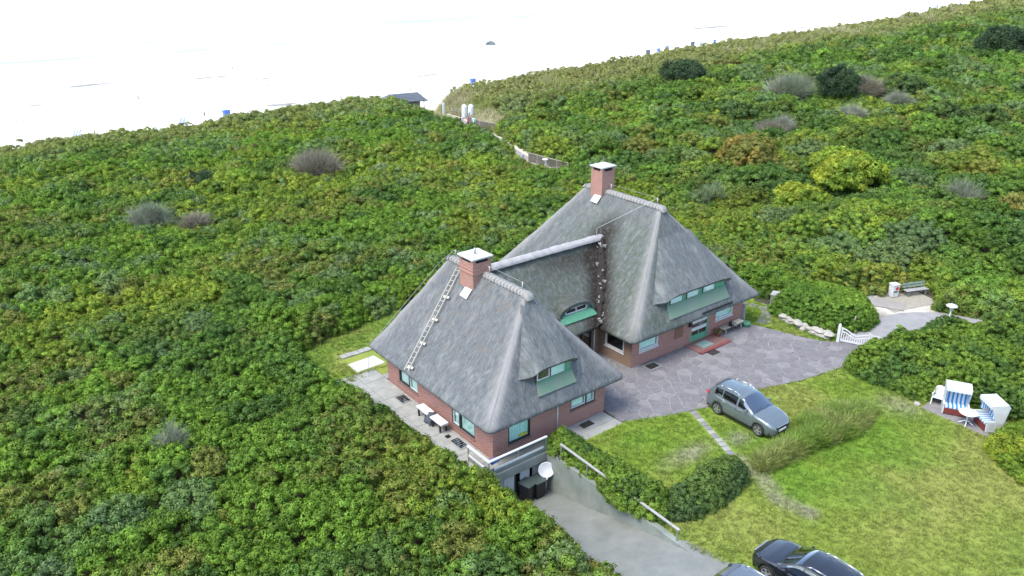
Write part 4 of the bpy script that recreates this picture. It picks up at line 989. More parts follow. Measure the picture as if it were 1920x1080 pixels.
# dormers with thatched hoods
def dormer(x0, x1, xt0, xt1, ye, ze, zt, Y0, K, yw, zs, ab, wins, frame, opened=None, skl=.9, skr=.22):
    hip = lambda z: Y0 + K * (z - HE)
    nu, nv_, nk = 26, 22, 6; V, UV = [], []
    th = .24; cols = [(-1 + k / nk) for k in range(nk)] + [k / nu for k in range(nu + 1)] + [1 + (k + 1) / nk for k in range(nk)]; nc_ = len(cols)
    for lay in (0, 1):
        for j in range(nv_ + 1):
            t = j / nv_; a = x0 + (xt0 - x0) * t; b = x1 + (xt1 - x1) * t
            y = ye + (hip(zt) + .14 - ye) * t; z = ze + (zt - ze) * t
            for s_ in cols:
                sc_ = min(max(s_, 0), 1); e_ = max(-s_, s_ - 1, 0); sm = e_ * e_ * (3 - 2 * e_); droop = (abs(2 * sc_ - 1) ** 5) * .22 * (1 - t)
                px = a + (b - a) * sc_ + ((-skl if s_ < 0 else skr) * e_ * (1 - t) ** 1.25); pz = z - droop - e_ * .35 * (1 - t); py = y + droop * .2
                py = py * (1 - sm) + (hip(pz) + .15) * sm
                if lay: py += .20 * (1 - t) * (1 - sm) + .02; pz -= th * (1 - .8 * sm)
                elif t >= 1: pz -= .04
                V.append((px, py, pz)); UV.append((px, t * 3.0))
    n1 = nc_ * (nv_ + 1); F = []
    for j in range(nv_):
        for i in range(nc_ - 1):
            q = j * nc_ + i; F.append((q, q + 1, q + nc_ + 1, q + nc_)); F.append((n1 + q, n1 + q + nc_, n1 + q + nc_ + 1, n1 + q + 1))
    for i in range(nc_ - 1): F.append((i, n1 + i, n1 + i + 1, i + 1))
    for j in range(nv_):
        for i in (0, nc_ - 1): q = j * nc_ + i; F.append((q, q + nc_, n1 + q + nc_, n1 + q))
    V = np.array(V); V[:, 2] += (fnoise(V[:, 0], V[:, 1] + V[:, 2], .5, 241) - .5) * .06
    hood = np_mesh('dormer', V, np.array(F), MAT['thatch'], house, smooth=True, uv=np.array(UV), attrs={'pale': np.zeros(len(V)), 'moss': np.full(len(V), .15), 'wear': np.full(len(V), .2)})
    bm = bmesh.new(); bm.from_mesh(hood.data); bmesh.ops.recalc_face_normals(bm, faces=bm.faces)
    for e_ in bm.edges:
        if len(e_.link_faces) == 2 and e_.calc_face_angle(0) > .7: e_.smooth = False
    bm.to_mesh(hood.data); bm.free()
    ca, cb = x0 + .22, x1 - .22
    ta, tb = xt0 + .15, xt1 - .15
    # cheeks
    mb = MB()
    for a, t_ in ((ca, ta), (cb, tb)):
        s_ = 1 if a == ca else -1
        mb.add([(a, yw, zs - .25), (a, yw, ze - .05), (t_, hip(zt) - .12, zt - .25), (t_, hip(zt) + .1, zt - .3), (a, hip(zs) + .12, zs - .25),
                (a + .1 * s_, yw, zs - .25), (a + .1 * s_, yw, ze - .05), (t_ + .1 * s_, hip(zt) - .12, zt - .25), (t_ + .1 * s_, hip(zt) + .1, zt - .3), (a + .1 * s_, hip(zs) + .12, zs - .25)],
               [(0, 1, 2, 3, 4), (9, 8, 7, 6, 5), (0, 5, 6, 1), (1, 6, 7, 2)])
    o = mb.build('cheek', MAT['thatch'], hood)
    fw = Wall((0, yw, 0), (1, 0, 0), (0, -1, 0)); q = MB(); fw.box(q, ca + .1, cb - .1, zs - .12, ze - .02, -.06, .0); q.build('board', MAT['green'], hood)
    a0, a1 = ab
    q = MB(); zb, yb = a0, hip(a0) - .06
    q.add([(ca + .02, yw - .02, zs), (cb - .02, yw - .02, zs), (cb + .05, yb, zb), (ca - .05, yb, zb), (ca + .02, yw + .1, zs - .1), (cb - .02, yw + .1, zs - .1), (cb + .05, yb + .1, zb - .06), (ca - .05, yb + .1, zb - .06)],
          [(0, 1, 2, 3), (7, 6, 5, 4), (0, 4, 5, 1), (1, 5, 6, 2), (2, 6, 7, 3), (3, 7, 4, 0)]); q.build('apron', MAT['green_old'], hood)
    q = MB(); q.box(ca + .05, yw - .09, zs, cb - .05, yw + .0, zs + .05); q.build('sill', MAT['green'], hood)
    for k, (p0, p1, z0, z1) in enumerate(wins):
        m2 = MB(); f = .06
        for bx_ in ((p0, p1, z0, z0 + f), (p0, p1, z1 - f, z1), (p0, p0 + f, z0 + f, z1 - f), (p1 - f, p1, z0 + f, z1 - f)): fw.box(m2, *bx_, .002, .06)
        w = m2.build('window', MAT[frame], hood)
        q = MB(); fw.box(q, p0 - .06, p1 + .06, z0 - .05, z1 + .05, .001, .03); fr = q.build('surround', MAT['dark_frame'], w)
        q = MB(); fw.box(q, p0 + f, p1 - f, z0 + f, z1 - f, .034, .038); q.build('curtain', MAT['dark'] if opened == k else MAT['curtain'], w)  # opened window: no curtain, a black sheet paints the dark room behind
        q = MB(); fw.box(q, p0 + f, p1 - f, z0 + f, z1 - f, .044, .05); q.build('pane', MAT['pane'], w)
    return hood
MAT['green_old'] = plain('weathered_green_paint', (.10, .20, .13), (.155, .19, .155), .8, scale=1.6, bmp=.3)
d1 = dormer(2.35, 5.15, 3.2, 4.4, -.40, 4.30, 6.85, -.764, .5455, -.10, 3.50, (2.90, 0), [(2.62, 3.42, 3.58, 4.12), (3.52, 4.4, 3.58, 4.2)], 'white', 0)
d2 = dormer(14.45, 20.35, 16.1, 18.9, 1.95, 4.14, 6.9, 1.673, .6067, 2.30, 3.42, (2.70, 0), [(14.95, 15.95, 3.50, 4.0), (16.45, 17.45, 3.50, 4.05), (17.95, 18.95, 3.50, 4.05)], 'white', None)
# eyebrow dormer of the cross wing
hood = MB(); secs = []
for yy, sc in ((5.26, 1.0), (5.45, 1.0), (5.85, .8), (6.3, .45)):
    zb = HE + (yy - 4.55) * .978; base = 3.14 if yy < 5.5 else 3.14 + (yy - 5.45) * .72
    secs.append(([(10.2 - 1.42 * sc * math.cos(math.pi * j / 14), yy, base + .70 * sc * math.sin(math.pi * j / 14) ** .8) for j in range(15)],
                 [(10.2 - 1.18 * sc * math.cos(math.pi * j / 14), yy, base - .02 + .54 * sc * math.sin(math.pi * j / 14) ** .8) for j in range(15)]))
for a, b in zip(secs[:-1], secs[1:]):
    hood.add(a[0] + b[0], [(j, j + 1, 16 + j, 15 + j) for j in range(14)]); hood.add(a[1] + b[1], [(j, 15 + j, 16 + j, j + 1) for j in range(14)])
hood.add(secs[0][0] + secs[0][1], [(j, 15 + j, 16 + j, j + 1) for j in range(14)])
eb = hood.build('dormer', MAT['thatch'], house, smooth=True)
for nm_, v_ in (('moss', .9), ('wear', .4), ('grime', .25), ('pale', 0.0)): eb.data.attributes.new(nm_, 'FLOAT', 'POINT').data.foreach_set('value', np.full(len(eb.data.vertices), v_, dtype=np.float32))
q = MB(); q.add([(10.2 - 1.2 * math.cos(math.pi * j / 14), 5.42, 3.18 + .56 * math.sin(math.pi * j / 14) ** .8) for j in range(15)], [tuple(range(15))]); q.build('board', MAT['green'], eb)
q = MB(); q.add([(8.9, 5.34, 3.22), (11.45, 5.34, 3.22), (11.6, 5.02, 2.82), (8.8, 5.02, 2.82), (8.9, 5.5, 3.1), (11.45, 5.5, 3.1), (11.6, 5.2, 2.7), (8.8, 5.2, 2.7)], [(0, 1, 2, 3), (7, 6, 5, 4), (0, 4, 5, 1), (1, 5, 6, 2), (2, 6, 7, 3), (3, 7, 4, 0)]); q.build('apron', MAT['green'], eb)
ew = Wall((0, 5.40, 0), (1, 0, 0), (0, -1, 0)); m2 = MB()
for bx_ in ((9.3, 11.0, 3.25, 3.31), (9.3, 9.36, 3.31, 3.56), (10.94, 11.0, 3.31, 3.58), (10.12, 10.18, 3.31, 3.68), (9.36, 10.94, 3.56, 3.61)): ew.box(m2, *bx_, .0, .07)
wn = m2.build('window', MAT['white'], eb)
for a, b in ((9.36, 10.12), (10.18, 10.94)): q = MB(); ew.box(q, a, b, 3.31, 3.56, .01, .02); q.build('pane', MAT['pane_dark'], wn)
# snow guard over the door
q = MB(); 
for k in range(26): q.box(17.3 + k * .115, 1.62, 2.36, 17.34 + k * .115, 1.66, 2.50)
q.box(17.25, 1.62, 2.49, 20.3, 1.65, 2.515); q.box(17.25, 1.62, 2.36, 20.3, 1.65, 2.38); q.build('snow_guard', MAT['dark_frame'], house)

# ladder lying on the roof
m1 = 1.115; t_ = Vector((3.43 + .7, 7.5 - 6.63, 6.95 - 2.36)); Lg = t_.length; t_.normalize(); nrm = Vector((-m1, 0, 1)).normalized(); sd_ = t_.cross(nrm).normalized()
b0 = Vector((-.72, 6.63, 2.36)) + nrm * .12
lad = thing('roof_ladder', 'pale metal ladder lying on the seaward thatch below the near chimney', 'ladder')
for s_ in (-.17, .17): MB().bar(b0 + sd_ * s_, b0 + sd_ * s_ + t_ * Lg, .045, .04, nrm).build('rail', MAT['ladder'] if 'ladder' in MAT else MAT.setdefault('ladder', plain('ladder_aluminium', (.40, .39, .33), (.32, .31, .26), .6)), lad)
for k in range(20): p = b0 + t_ * (Lg * (k + .5) / 20); MB().cyl(p - sd_ * .165, p + sd_ * .165, .018, .018, 6).build('rung', MAT['ladder'], lad)
for fr in (.04, .27, .50, .72): p = b0 + t_ * Lg * fr + sd_ * .1 - nrm * .04; MB().bar(p - sd_ * .20, p + sd_ * .28, .14, .03, nrm).build('bracket', MAT['ladder'], lad)
# lightning wires
for pts_ in ([(3.735, 8.5, 7.72), (3.2, 9.2, 6.9), (-.5, 10.5, 2.75), (-.78, 10.95, 2.3), (-.8, 11.1, .1)], [(3.735, 8.5, 7.72), (3.735, 2.3, 7.72), (8.2, 1.2, 2.45)], [(17.23, 11.9, 8.85), (17.23, 5.85, 8.85), (14.6, 8.44, 6.75)]):
    MB().tube(pts_, .011, 5).build('lightning_wire', MAT['metal'], house)

# ------------------------------------------------------------------ cellar entrance, ramp and balustrade
cel = thing('cellar_entrance', 'white cellar front with dark open doorway under the balustrade', 'cellar', (0, 0, 0))
MB().box(-1.1, -1.12, -.42, 2.5, -.96, .06).build('lintel_beam', MAT['concrete_dark'], cel, bevel=.015)
cw_ = Wall((-1.0, -.80, 0), (1, 0, 0), (0, -1, 0)); m2 = MB()
for a0, a1, z0, z1 in ((0, 2.65, -.42, -.36), (0, 1.78, -2.6, -.42), (2.9, 3.5, -2.6, -.42)): cw_.box(m2, a0, a1, z0, z1, -.1, 0)
m2.build('wall', MAT['white_slab'], cel)
for a in (1.72, 1.98):
    q = MB(); cw_.box(q, a - .03, a + .03, -2.4, -.42, .0, .03); q.build('door_gap', MAT['black'], cel)
q = MB(); cw_.box(q, 1.03, 1.66, -2.35, -.46, .002, .04); q.build('door', MAT['white'], cel, bevel=.006)
q = MB(); cw_.box(q, 2.02, 2.62, -2.35, -.5, .002, .05); q.build('door', MAT['white'], cel, bevel=.006)
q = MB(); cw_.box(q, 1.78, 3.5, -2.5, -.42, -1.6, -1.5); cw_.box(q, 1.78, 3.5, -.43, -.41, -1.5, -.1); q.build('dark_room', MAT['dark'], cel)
rz = lambda y: -2.2 + 2.22 * np.clip((-1.0 - y) / 9.0, 0, 1)
mb = MB(); ys = np.linspace(-.8, -10.2, 24)
for a, b in zip(ys[:-1], ys[1:]): mb.add([(-1.0, a, rz(a)), (2.5, a, rz(a)), (2.5, b, rz(b)), (-1.0, b, rz(b))], [(0, 1, 2, 3)])
mb.add([(-1.0, -.8, -2.2), (2.5, -.8, -2.2), (2.5, 3, -2.2), (-1.0, 3, -2.2)], [(0, 1, 2, 3)])
tag(mb.build('cellar_ramp', MAT['concrete']), kind='structure')
tag(MB().prism([(-0.9, -10.2), (2.5, -10.2), (2.5, -9.64), (2.95, -9.6), (3.15, -10.6), (3.6, -14), (3.2, -22), (-0.9, -22)], -.05, .035).build('driveway', MAT['concrete']), kind='structure')
wl = thing('retaining_wall', 'long grey green stained concrete wall beside the sloping cellar ramp', 'wall', (2.5, -.9, 0))
vs, fs = [], []; ys = np.linspace(0, -8.75, 36)
for k, yv in enumerate(ys):
    y = yv - .9; top = .10 if y > -8.4 else .10 - (-8.4 - y) * .06; j = .02 * math.sin(k * 1.9)
    base = float(rz(y)) - .25
    vs += [(0 + j, yv, base), (0 + j * .5, yv, top), (.27, yv, top), (.27, yv, base)]
for k in range(len(ys) - 1): b = 4 * k; fs += [(b, b + 4, b + 5, b + 1), (b + 1, b + 5, b + 6, b + 2), (b + 2, b + 6, b + 7, b + 3)]
fs += [(0, 1, 2, 3), tuple(len(vs) - 4 + i for i in (3, 2, 1, 0))]
MB().add(vs, fs).build('wall', MAT['concrete_dark'], wl)
wl2 = thing('retaining_wall', 'concrete wall along the thicket side of the cellar ramp', 'wall', (-1.25, -.96, 0))
vs = []
for k, yv in enumerate(ys): y = yv - .96; vs += [(.23, yv, float(rz(y)) - .25), (.23, yv, .04), (0, yv, .04), (0, yv, float(rz(y)) - .25)]
MB().add(vs, fs).build('wall', MAT['concrete_dark'], wl2)
bal = thing('balustrade', 'white railed balustrade round the house corner above the cellar door', 'balustrade', (-1.0, -1.04, .05))
for pts_ in ([(0, 1.7, .0), (0, 1.7, .86)], [(0, 0, 0), (0, 0, .86)], [(1.75, 0, -.42), (1.75, 0, .84)], [(3.5, 0, -.2), (3.5, 0, .86)]):
    MB().bar(pts_[0], pts_[1], .05, .05).build('post', MAT['metal'], bal)
MB().bar((0, 1.75, .86), (0, -.06, .86), .12, .06).build('top_rail', MAT['white'], bal)
MB().bar((0.06, 0, .86), (3.55, 0, .86), .12, .06).build('top_rail', MAT['white'], bal)
MB().bar((0, 1.7, .34), (0, .03, .34), .05, .10).build('lower_rail', MAT['white'], bal)
MB().bar((.3, -.04, .36), (3.3, -.04, .36), .04, .11).build('lower_rail', MAT['white'], bal)
MB().bar((.03, .03, .18), (.03, 1.68, .18), .02, .3).build('panel', MAT['concrete_dark'], bal)
MB().bar((.03, .03, .2), (3.48, .03, .2), .02, .36).build('panel', MAT['concrete_dark'], bal)
pole = thing('bundled_poles', 'long dark poles wrapped in blue sheeting hung along the balustrade rail', 'poles', (-.6, -.95, .72))
for k, (dy, dz) in enumerate(((0, .0), (.07, .05), (.0, .10))): MB().cyl((.1, dy, dz), (3.0 - k * .2, dy, dz), .028, .028, 7).build('pole', MAT['wood'] if k == 1 else MAT['dark_frame'], pole, smooth=True)
MB().cyl((-.18, .03, .04), (.22, .03, .05), .15, .12, 10).build('sheeting', MAT['blue'], pole, smooth=True)
rail = thing('ramp_handrail', 'grey handrail on posts along the top of the ramp wall', 'handrail', (2.62, -2.0, .08))
zr_ = lambda yv: .85 - .28 * (yv / -7.5)
for yv in (-.05, -1.9, -3.7, -5.6, -7.45): MB().bar((0, yv, -.02), (0, yv, zr_(yv)), .05, .05).build('post', MAT['metal'], rail)
MB().bar((0, 0, zr_(0)), (0, -7.55, zr_(-7.55)), .11, .05).build('rail', MAT['cement'], rail)
dish = thing('satellite_dish', 'round white satellite dish on a pole at the foot of the ramp', 'satellite dish', (2.32, -1.30, float(rz(-1.3))))
MB().cyl((0, 0, 0), (0, 0, 1.15), .03, .03, 8).build('pole', MAT['white'], dish, smooth=True)
mb = MB(); mb.lathe([(.001, .0), (.12, .006), (.24, .026), (.34, .055), (.40, .08), (.41, .075), (.40, .06), (.24, .005), (.001, -.02)], 28)
o = mb.build('reflector', MAT['white_plastic'], dish, smooth=True); o.location = (-.05, -.06, 1.38); o.rotation_euler = Vector((-.52, -.78, .32)).to_track_quat('Z', 'Y').to_euler()
MB().tube([(-.02, -.03, 1.0), (-.22, -.34, .98), (-.26, -.4, 1.12)], .018, 6).build('arm', MAT['white'], dish)
MB().cyl((-.25, -.37, 1.06), (-.20, -.32, 1.20), .04, .03, 8).build('receiver', MAT['white_plastic'], dish)
for k, (bx_, by_, s_) in enumerate(((1.70, -1.35, 1.0), (1.15, -1.25, .95))):
    b_ = thing('wheelie_bin', ('dark wheeled bin standing by the cellar doorway beside the dish', 'dark wheeled bin standing in front of the white cellar door')[k], 'bin', (bx_, by_, float(rz(by_))), .2 * k, 'bins at the cellar')
    mb = MB(); mb.add([(-.24, -.28, .08), (.24, -.28, .08), (.24, .24, .08), (-.24, .24, .08), (-.29, -.35, 1.0), (.29, -.35, 1.0), (.29, .33, 1.0), (-.29, .33, 1.0)], [(0, 3, 2, 1), (4, 5, 6, 7), (0, 1, 5, 4), (1, 2, 6, 5), (2, 3, 7, 6), (3, 0, 4, 7)])
    mb.build('body', MAT['black'], b_, bevel=.03); MB().box(-.31, -.38, 1.0, .31, .36, 1.07).build('lid', plain('bin_lid', (.05, .07, .065), None, .5), b_, bevel=.025)
    for s2 in (-.22, .22): MB().cyl((s2 - .03, .26, .1), (s2 + .03, .26, .1), .1, .1, 12).build('wheel', MAT['tyre'], b_)

# ------------------------------------------------------------------ small things on the paving
def light_well(x, y, w, l, label, rz=0.0, cover='skylight'):
    t = thing('light_well', label, 'light well', (x, y, .03), rz, 'cellar light wells')
    mb = MB()
    for b in ((-w / 2, -l / 2, w / 2, -l / 2 + .07), (-w / 2, l / 2 - .07, w / 2, l / 2), (-w / 2, -l / 2 + .07, -w / 2 + .07, l / 2 - .07), (w / 2 - .07, -l / 2 + .07, w / 2, l / 2 - .07)): mb.box(b[0], b[1], -.02, b[2], b[3], .05)
    mb.build('frame', MAT['slab'], t)
    MB().box(-w / 2 + .06, -l / 2 + .06, -.02, w / 2 - .06, l / 2 - .06, .012).build('shaft', plain('well_glass_back', (.10, .17, .15), None, .6), t)
    MB().box(-w / 2 + .06, -l / 2 + .06, .025, w / 2 - .06, l / 2 - .06, .032).build('pane', MAT[cover], t)
    if cover != 'skylight':
        for k in range(1, 6): MB().box(-w / 2 + .06, -l / 2 + l * k / 6 - .01, .034, w / 2 - .06, -l / 2 + l * k / 6 + .01, .046).build('bar', MAT['metal'], t)
light_well(13.25, 1.86, .95, .72, 'green glazed light well in the paving below the courtyard corner window')
light_well(5.75, -.48, .95, .62, 'glazed light well beside the near wing front wall next to the lawn')
light_well(-.50, 2.2, .62, 1.05, 'stone framed light well on the terrace nearest the balustrade', 0, 'pane_dark')
light_well(-.48, 7.75, .7, .95, 'dark framed light well with grating on the terrace below the far window', 0, 'pane_dark')
step = thing('entrance_step', 'low red brick step in front of the green entrance door', 'step', (18.2, 1.72, .0))
MB().box(-1.45, -.72, .0, 1.45, .70, .12).build('platform', MAT['brick_step'], step, bevel=.01)
for k in range(12): MB().box(-1.45 + k * .2417, -.74, .0, -1.45 + k * .2417 + .23, -.5, .13).build('brick', MAT['brick_red'] if 'brick_red' in MAT else MAT.setdefault('brick_red', plain('red_step_brick', (.20, .05, .05), (.14, .04, .04), .8, scale=6)), step, bevel=.006)
tag(MB().box(-.5, -.36, 0, .5, .36, .02).build('doormat', plain('green_mat', (.20, .30, .26), (.14, .2, .18), .95), loc=(17.9, 1.75, .121), bevel=.005), 'grey green mat lying on the brick entrance step', 'doormat')
tag(MB().box(-.36, -.22, 0, .36, .22, .03).build('doormat', MAT['doormat'], loc=(17.55, .72, .062), bevel=.005), 'dark square mat on the paving in front of the brick step', 'doormat')
# house bench with clutter
def bench(name, label, loc, rz, L, mats, back=True, slats=3, cat='bench', legs='leg'):
    t = thing(name, label, cat, loc, rz)
    for k in range(slats): MB().box(-L / 2, -.22 + k * .155, .42, L / 2, -.22 + k * .155 + .13, .46).build('seat_slat', mats[0], t, bevel=.006)
    if back:
        for k in range(2): q = MB().box(-L / 2, -.02, -.065, L / 2, .02, .065).build('back_slat', mats[1], t, bevel=.006); q.location = (0, .27 + k * .04, .62 + k * .2); q.rotation_euler = (-.2, 0, 0)
    for s in (-1, 1):
        mb = MB(); x = s * (L / 2 - .22); mb.box(x - .04, -.22, 0, x + .04, -.14, .42); mb.box(x - .04, .14, 0, x + .04, .22, .42); mb.box(x - .04, -.22, .36, x + .04, .22, .42)
        if back: mb.bar((x, .2, .4), (x, .31, .9), .07, .05)
        mb.build(legs, mats[2], t)
    return t
bench('garden_bench', 'grey wooden bench cluttered with things under the right window of the far wing', (20.9, 2.02, .06), 0, 2.0, (MAT['wood'], MAT['wood'], MAT['metal']), False)
tag(MB().box(-.35, -.2, 0, .35, .2, .05).box(-.3, -.16, .05, .28, .17, .09).build('folded_boards', MAT['wood_pale'], loc=(21.6, 2.05, .522), bevel=.006), 'pale wooden boards stacked on the right end of the house bench', 'boards')
tub = MB().lathe([(.0, .02), (.20, .0), (.25, .22), (.27, .30), (.25, .31), (.19, .06), (.0, .05)], 16); tag(tub.build('green_tub', MAT['green'], smooth=True, loc=(22.25, 1.85, .06)), 'small green tub on the paving at the end of the house bench', 'tub')
cr = thing('rubber_boots', 'pair of dark rubber boots lying on the house bench', 'boots', (20.6, 1.98, .52))
for k in range(2): MB().lathe([(.0, 0), (.06, .0), (.055, .3), (.0, .3)], 10, k * .16, 0).box(k * .16 - .05, -.2, 0, k * .16 + .05, .0, .08).build('boot', MAT['black'], cr)
pot = thing('potted_plant', 'small brownish plant in a pot beside the entrance door', 'plant', (19.55, 2.0, .06))
MB().lathe([(0, 0), (.13, 0), (.17, .25), (.15, .25), (.0, .22)], 14).build('pot', MAT['redbrown'], pot, smooth=True)
pp = np.column_stack([RNG.normal(0, .12, 14), RNG.normal(0, .12, 14), RNG.uniform(.28, .5, 14)]); v, f, tt = merge(CL, pp, np.full(14, .4), np.tile([[.14, .12, .05]], (14, 1))); np_mesh('foliage', v, f, MAT['leaf'], pot, tint=tt)
tag(MB().box(-.03, -.35, 0, .03, .42, 1.25).build('leaning_board', MAT['white_slab'], loc=(22.78, 2.75, .03), bevel=.006), 'white board standing upright against the far right house corner', 'board')
# terrace benches
for k, (yy, lb) in enumerate(((5.36, 'low terrace bench with pale cushion under a dark blanket beside the seaward wall'), (4.0, 'low terrace bench with patterned pale cushion nearest the corner of the house'))):
    t = bench('low_bench', lb, (-.52, yy, .05), R(90), 1.15, (MAT['wood'], MAT['wood'], MAT['black']), False); t['group'] = 'terrace benches'
    tag(MB().box(-.54, -.24, 0, .54, .24, .08).build('cushion', MAT['cushion'], loc=(-.52, yy, .512), bevel=.03), ('pale cushion on the terrace bench half under the dark blanket', 'pale patterned cushion on the terrace bench nearest the house corner')[k], 'cushion', 'bench cushions').rotation_euler = (0, 0, R(90))
mb = MB(); vs = []
for i in range(9):
    for j in range(7): vs.append((-.85 + i * .085, 4.45 + j * .1, .62 + .06 * math.sin(i * 1.3 + j) - (.45 * (abs(i - 4.5) / 4.5) ** 3) - .15 * (abs(j - 3) / 3) ** 3))
mb.add(vs, [(i * 7 + j, i * 7 + j + 1, (i + 1) * 7 + j + 1, (i + 1) * 7 + j) for i in range(8) for j in range(6)]); tag(mb.build('blanket', plain('dark_blanket', (.06, .07, .09), (.04, .045, .06), .95), smooth=True), 'dark grey blanket heaped between the two terrace benches', 'blanket')
sh = thing('shoes', 'dark pair of shoes on the terrace beside the stone framed light well', 'shoes', (-.62, 3.0, .05))
for k in range(2): MB().box(-.13, k * .12 - .05, 0, .13, k * .12 + .045, .07).build('shoe', MAT['black'], sh, bevel=.03)
tag(MB().lathe([(0, 0), (.05, 0), (.045, 1.5), (.06, 1.52), (0, 1.6)], 8).build('wooden_post', MAT['metal'], loc=(5.2, 19.3, H1(5.2, 19.3) - .02), smooth=True), 'grey post standing at the back edge of the grass behind the house', 'post')
gb_ = thing('grey_box', 'pale grey lidded box half hidden at the edge of the bush by the gate', 'box', (27.0, 3.0, H1(27.0, 3.0)), .4)
MB().box(-.4, -.25, 0, .4, .25, .75).build('body', MAT['concrete_dark'], gb_, bevel=.02); MB().box(-.43, -.28, .75, .43, .28, .82).build('lid', MAT['cement'], gb_, bevel=.02)

# ------------------------------------------------------------------ garden wall, gate, lane furniture
fs_ = thing('field_stone_wall', 'low rough field stone wall below the bush by the white gate', 'stone wall', (25.0, -.5, 0))
for k in range(34):
    t = k / 33; x = .1 - .25 * math.sin(t * 2.5) + rs.uniform(-.14, .14); y = 1.5 - 3.6 * t + rs.uniform(-.05, .05); r = rs.uniform(.14, .25); lay = k % 2
    bm = bmesh.new(); bmesh.ops.create_icosphere(bm, subdivisions=2, radius=1)
    me = bpy.data.meshes.new('stone')
    ph = [rs.uniform(0, 6) for _ in range(3)]
    for v in bm.verts:
        n = 1 + .16 * math.sin(3 * v.co.x + ph[0]) + .13 * math.sin(4 * v.co.y + ph[1]) + .1 * math.sin(5 * v.co.z + ph[2]); v.co = Vector((v.co.x * n * r * 1.2, v.co.y * n * r * 1.25, v.co.z * n * r * .85))
    bm.to_mesh(me); bm.free(); me.materials.append(MAT['boulder']); o = link('stone', me, fs_); o.location = (x, y, r * .6 + lay * .22); o.rotation_euler = (0, 0, rs.uniform(0, 6))
gate = thing('garden_gate', 'white picket double gate with curved top rail between paving and lane', 'gate', (24.98, -3.15, .03), math.atan2(-1.56, .65))
GL = 1.72
for x in (0, GL * 2 + .24):
    p_ = MB().box(x - .09, -.09, 0, x + .09, .09, 1.12).build('post', MAT['white'], gate, bevel=.012)
    MB().lathe([(0, 1.28), (.05, 1.26), (.075, 1.21), (.05, 1.16), (.11, 1.14), (.11, 1.12), (0, 1.12)], 12, x, 0).build('finial', MAT['white'], p_, smooth=True)
for lf in range(2):
    x0 = .12 + lf * GL; s = 1 if lf == 0 else -1
    tz = (lambda u: 1.0 - .34 * math.sin(min(1, u / .55) * math.pi / 2) ** 2 + .22 * max(0, (u - .55) / .45) ** .8) if lf == 0 else (lambda u: .88 + .1 * math.sin(math.pi * u) - .22 * u)
    leaf = MB(); leaf.box(x0 + .01, -.03, .08, x0 + .09, .03, tz(0) + .05); leaf.box(x0 + GL - .10, -.03, .08, x0 + GL - .02, .03, tz(1) + .12)
    leaf.box(x0 + .09, -.025, .10, x0 + GL - .10, .025, .22); o = leaf.build('leaf_frame', MAT['white'], gate)
    for ex in (0, -.2):
        mb = MB(); P_ = [(x0 + .09 + (GL - .19) * k / 12, 0, tz(k / 12) - .03 + ex) for k in range(13)]
        for a, b in zip(P_[:-1], P_[1:]): mb.bar(a, b, .045, .075)
        mb.build('top_rail' if ex == 0 else 'mid_rail', MAT['white'], o)
    for k in range(11):
        u = (k + .7) / 11.4; x = x0 + .09 + (GL - .19) * u; MB().box(x - .028, -.012, .2, x + .028, .012, tz(u) - .25).build('picket', MAT['white'], o)
tag(MB().bar((27.1, -2.9, 0), (27.15, -2.95, 1.15), .09, .07).build('wooden_post', MAT['wood']), 'short brown wooden post under the bush behind the gate', 'post')
def mushroom_lamp(x, y, label):
    z = H1(x, y); t = thing('path_lamp', label, 'lamp', (x, y, z), 0, 'white path lamps')
    MB().cyl((0, 0, -.05), (0, 0, 1.0), .05, .045, 12).build('post', MAT['white'], t, smooth=True)
    MB().lathe([(0, 1.0), (.07, 1.0), (.11, 1.1), (.15, 1.28), (.14, 1.30), (0, 1.30)], 16).build('diffuser', MAT['white_plastic'], t, smooth=True)
    MB().lathe([(0, 1.46), (.12, 1.45), (.30, 1.38), (.36, 1.33), (.35, 1.31), (.0, 1.31)], 20).build('cap', MAT['white'], t, smooth=True)
mushroom_lamp(33.2, -6.2, 'white mushroom shaped lamp beside the lane right of the gate')
mushroom_lamp(38.2, 41.6, 'white mushroom shaped lamp on the beach path behind the far chimney')
bench('park_bench', 'pale wooden park bench on two supports beside the lane', (36.3, -2.35, H1(36.3, -2.35)), math.atan2(-.82, 2.0), 1.9, (MAT['cement'], plain('bench_back_green', (.20, .27, .24), None, .7), MAT['concrete']), True)
bn = thing('litter_bin', 'white litter bin with red mark beside the park bench', 'litter bin', (34.75, -1.5, H1(34.75, -1.5)), -.4)
MB().box(-.26, -.24, .05, .26, .24, .95).build('body', MAT['white'], bn, bevel=.03); MB().box(-.29, -.27, .95, .29, .27, 1.02).build('lid', MAT['white'], bn, bevel=.02)
MB().cyl((.06, -.243, .72), (.06, -.252, .72), .13, .13, 14).build('red_mark', MAT['red'], bn); MB().box(-.16, -.252, .42, .14, -.243, .52).build('slot', MAT['black'], bn)

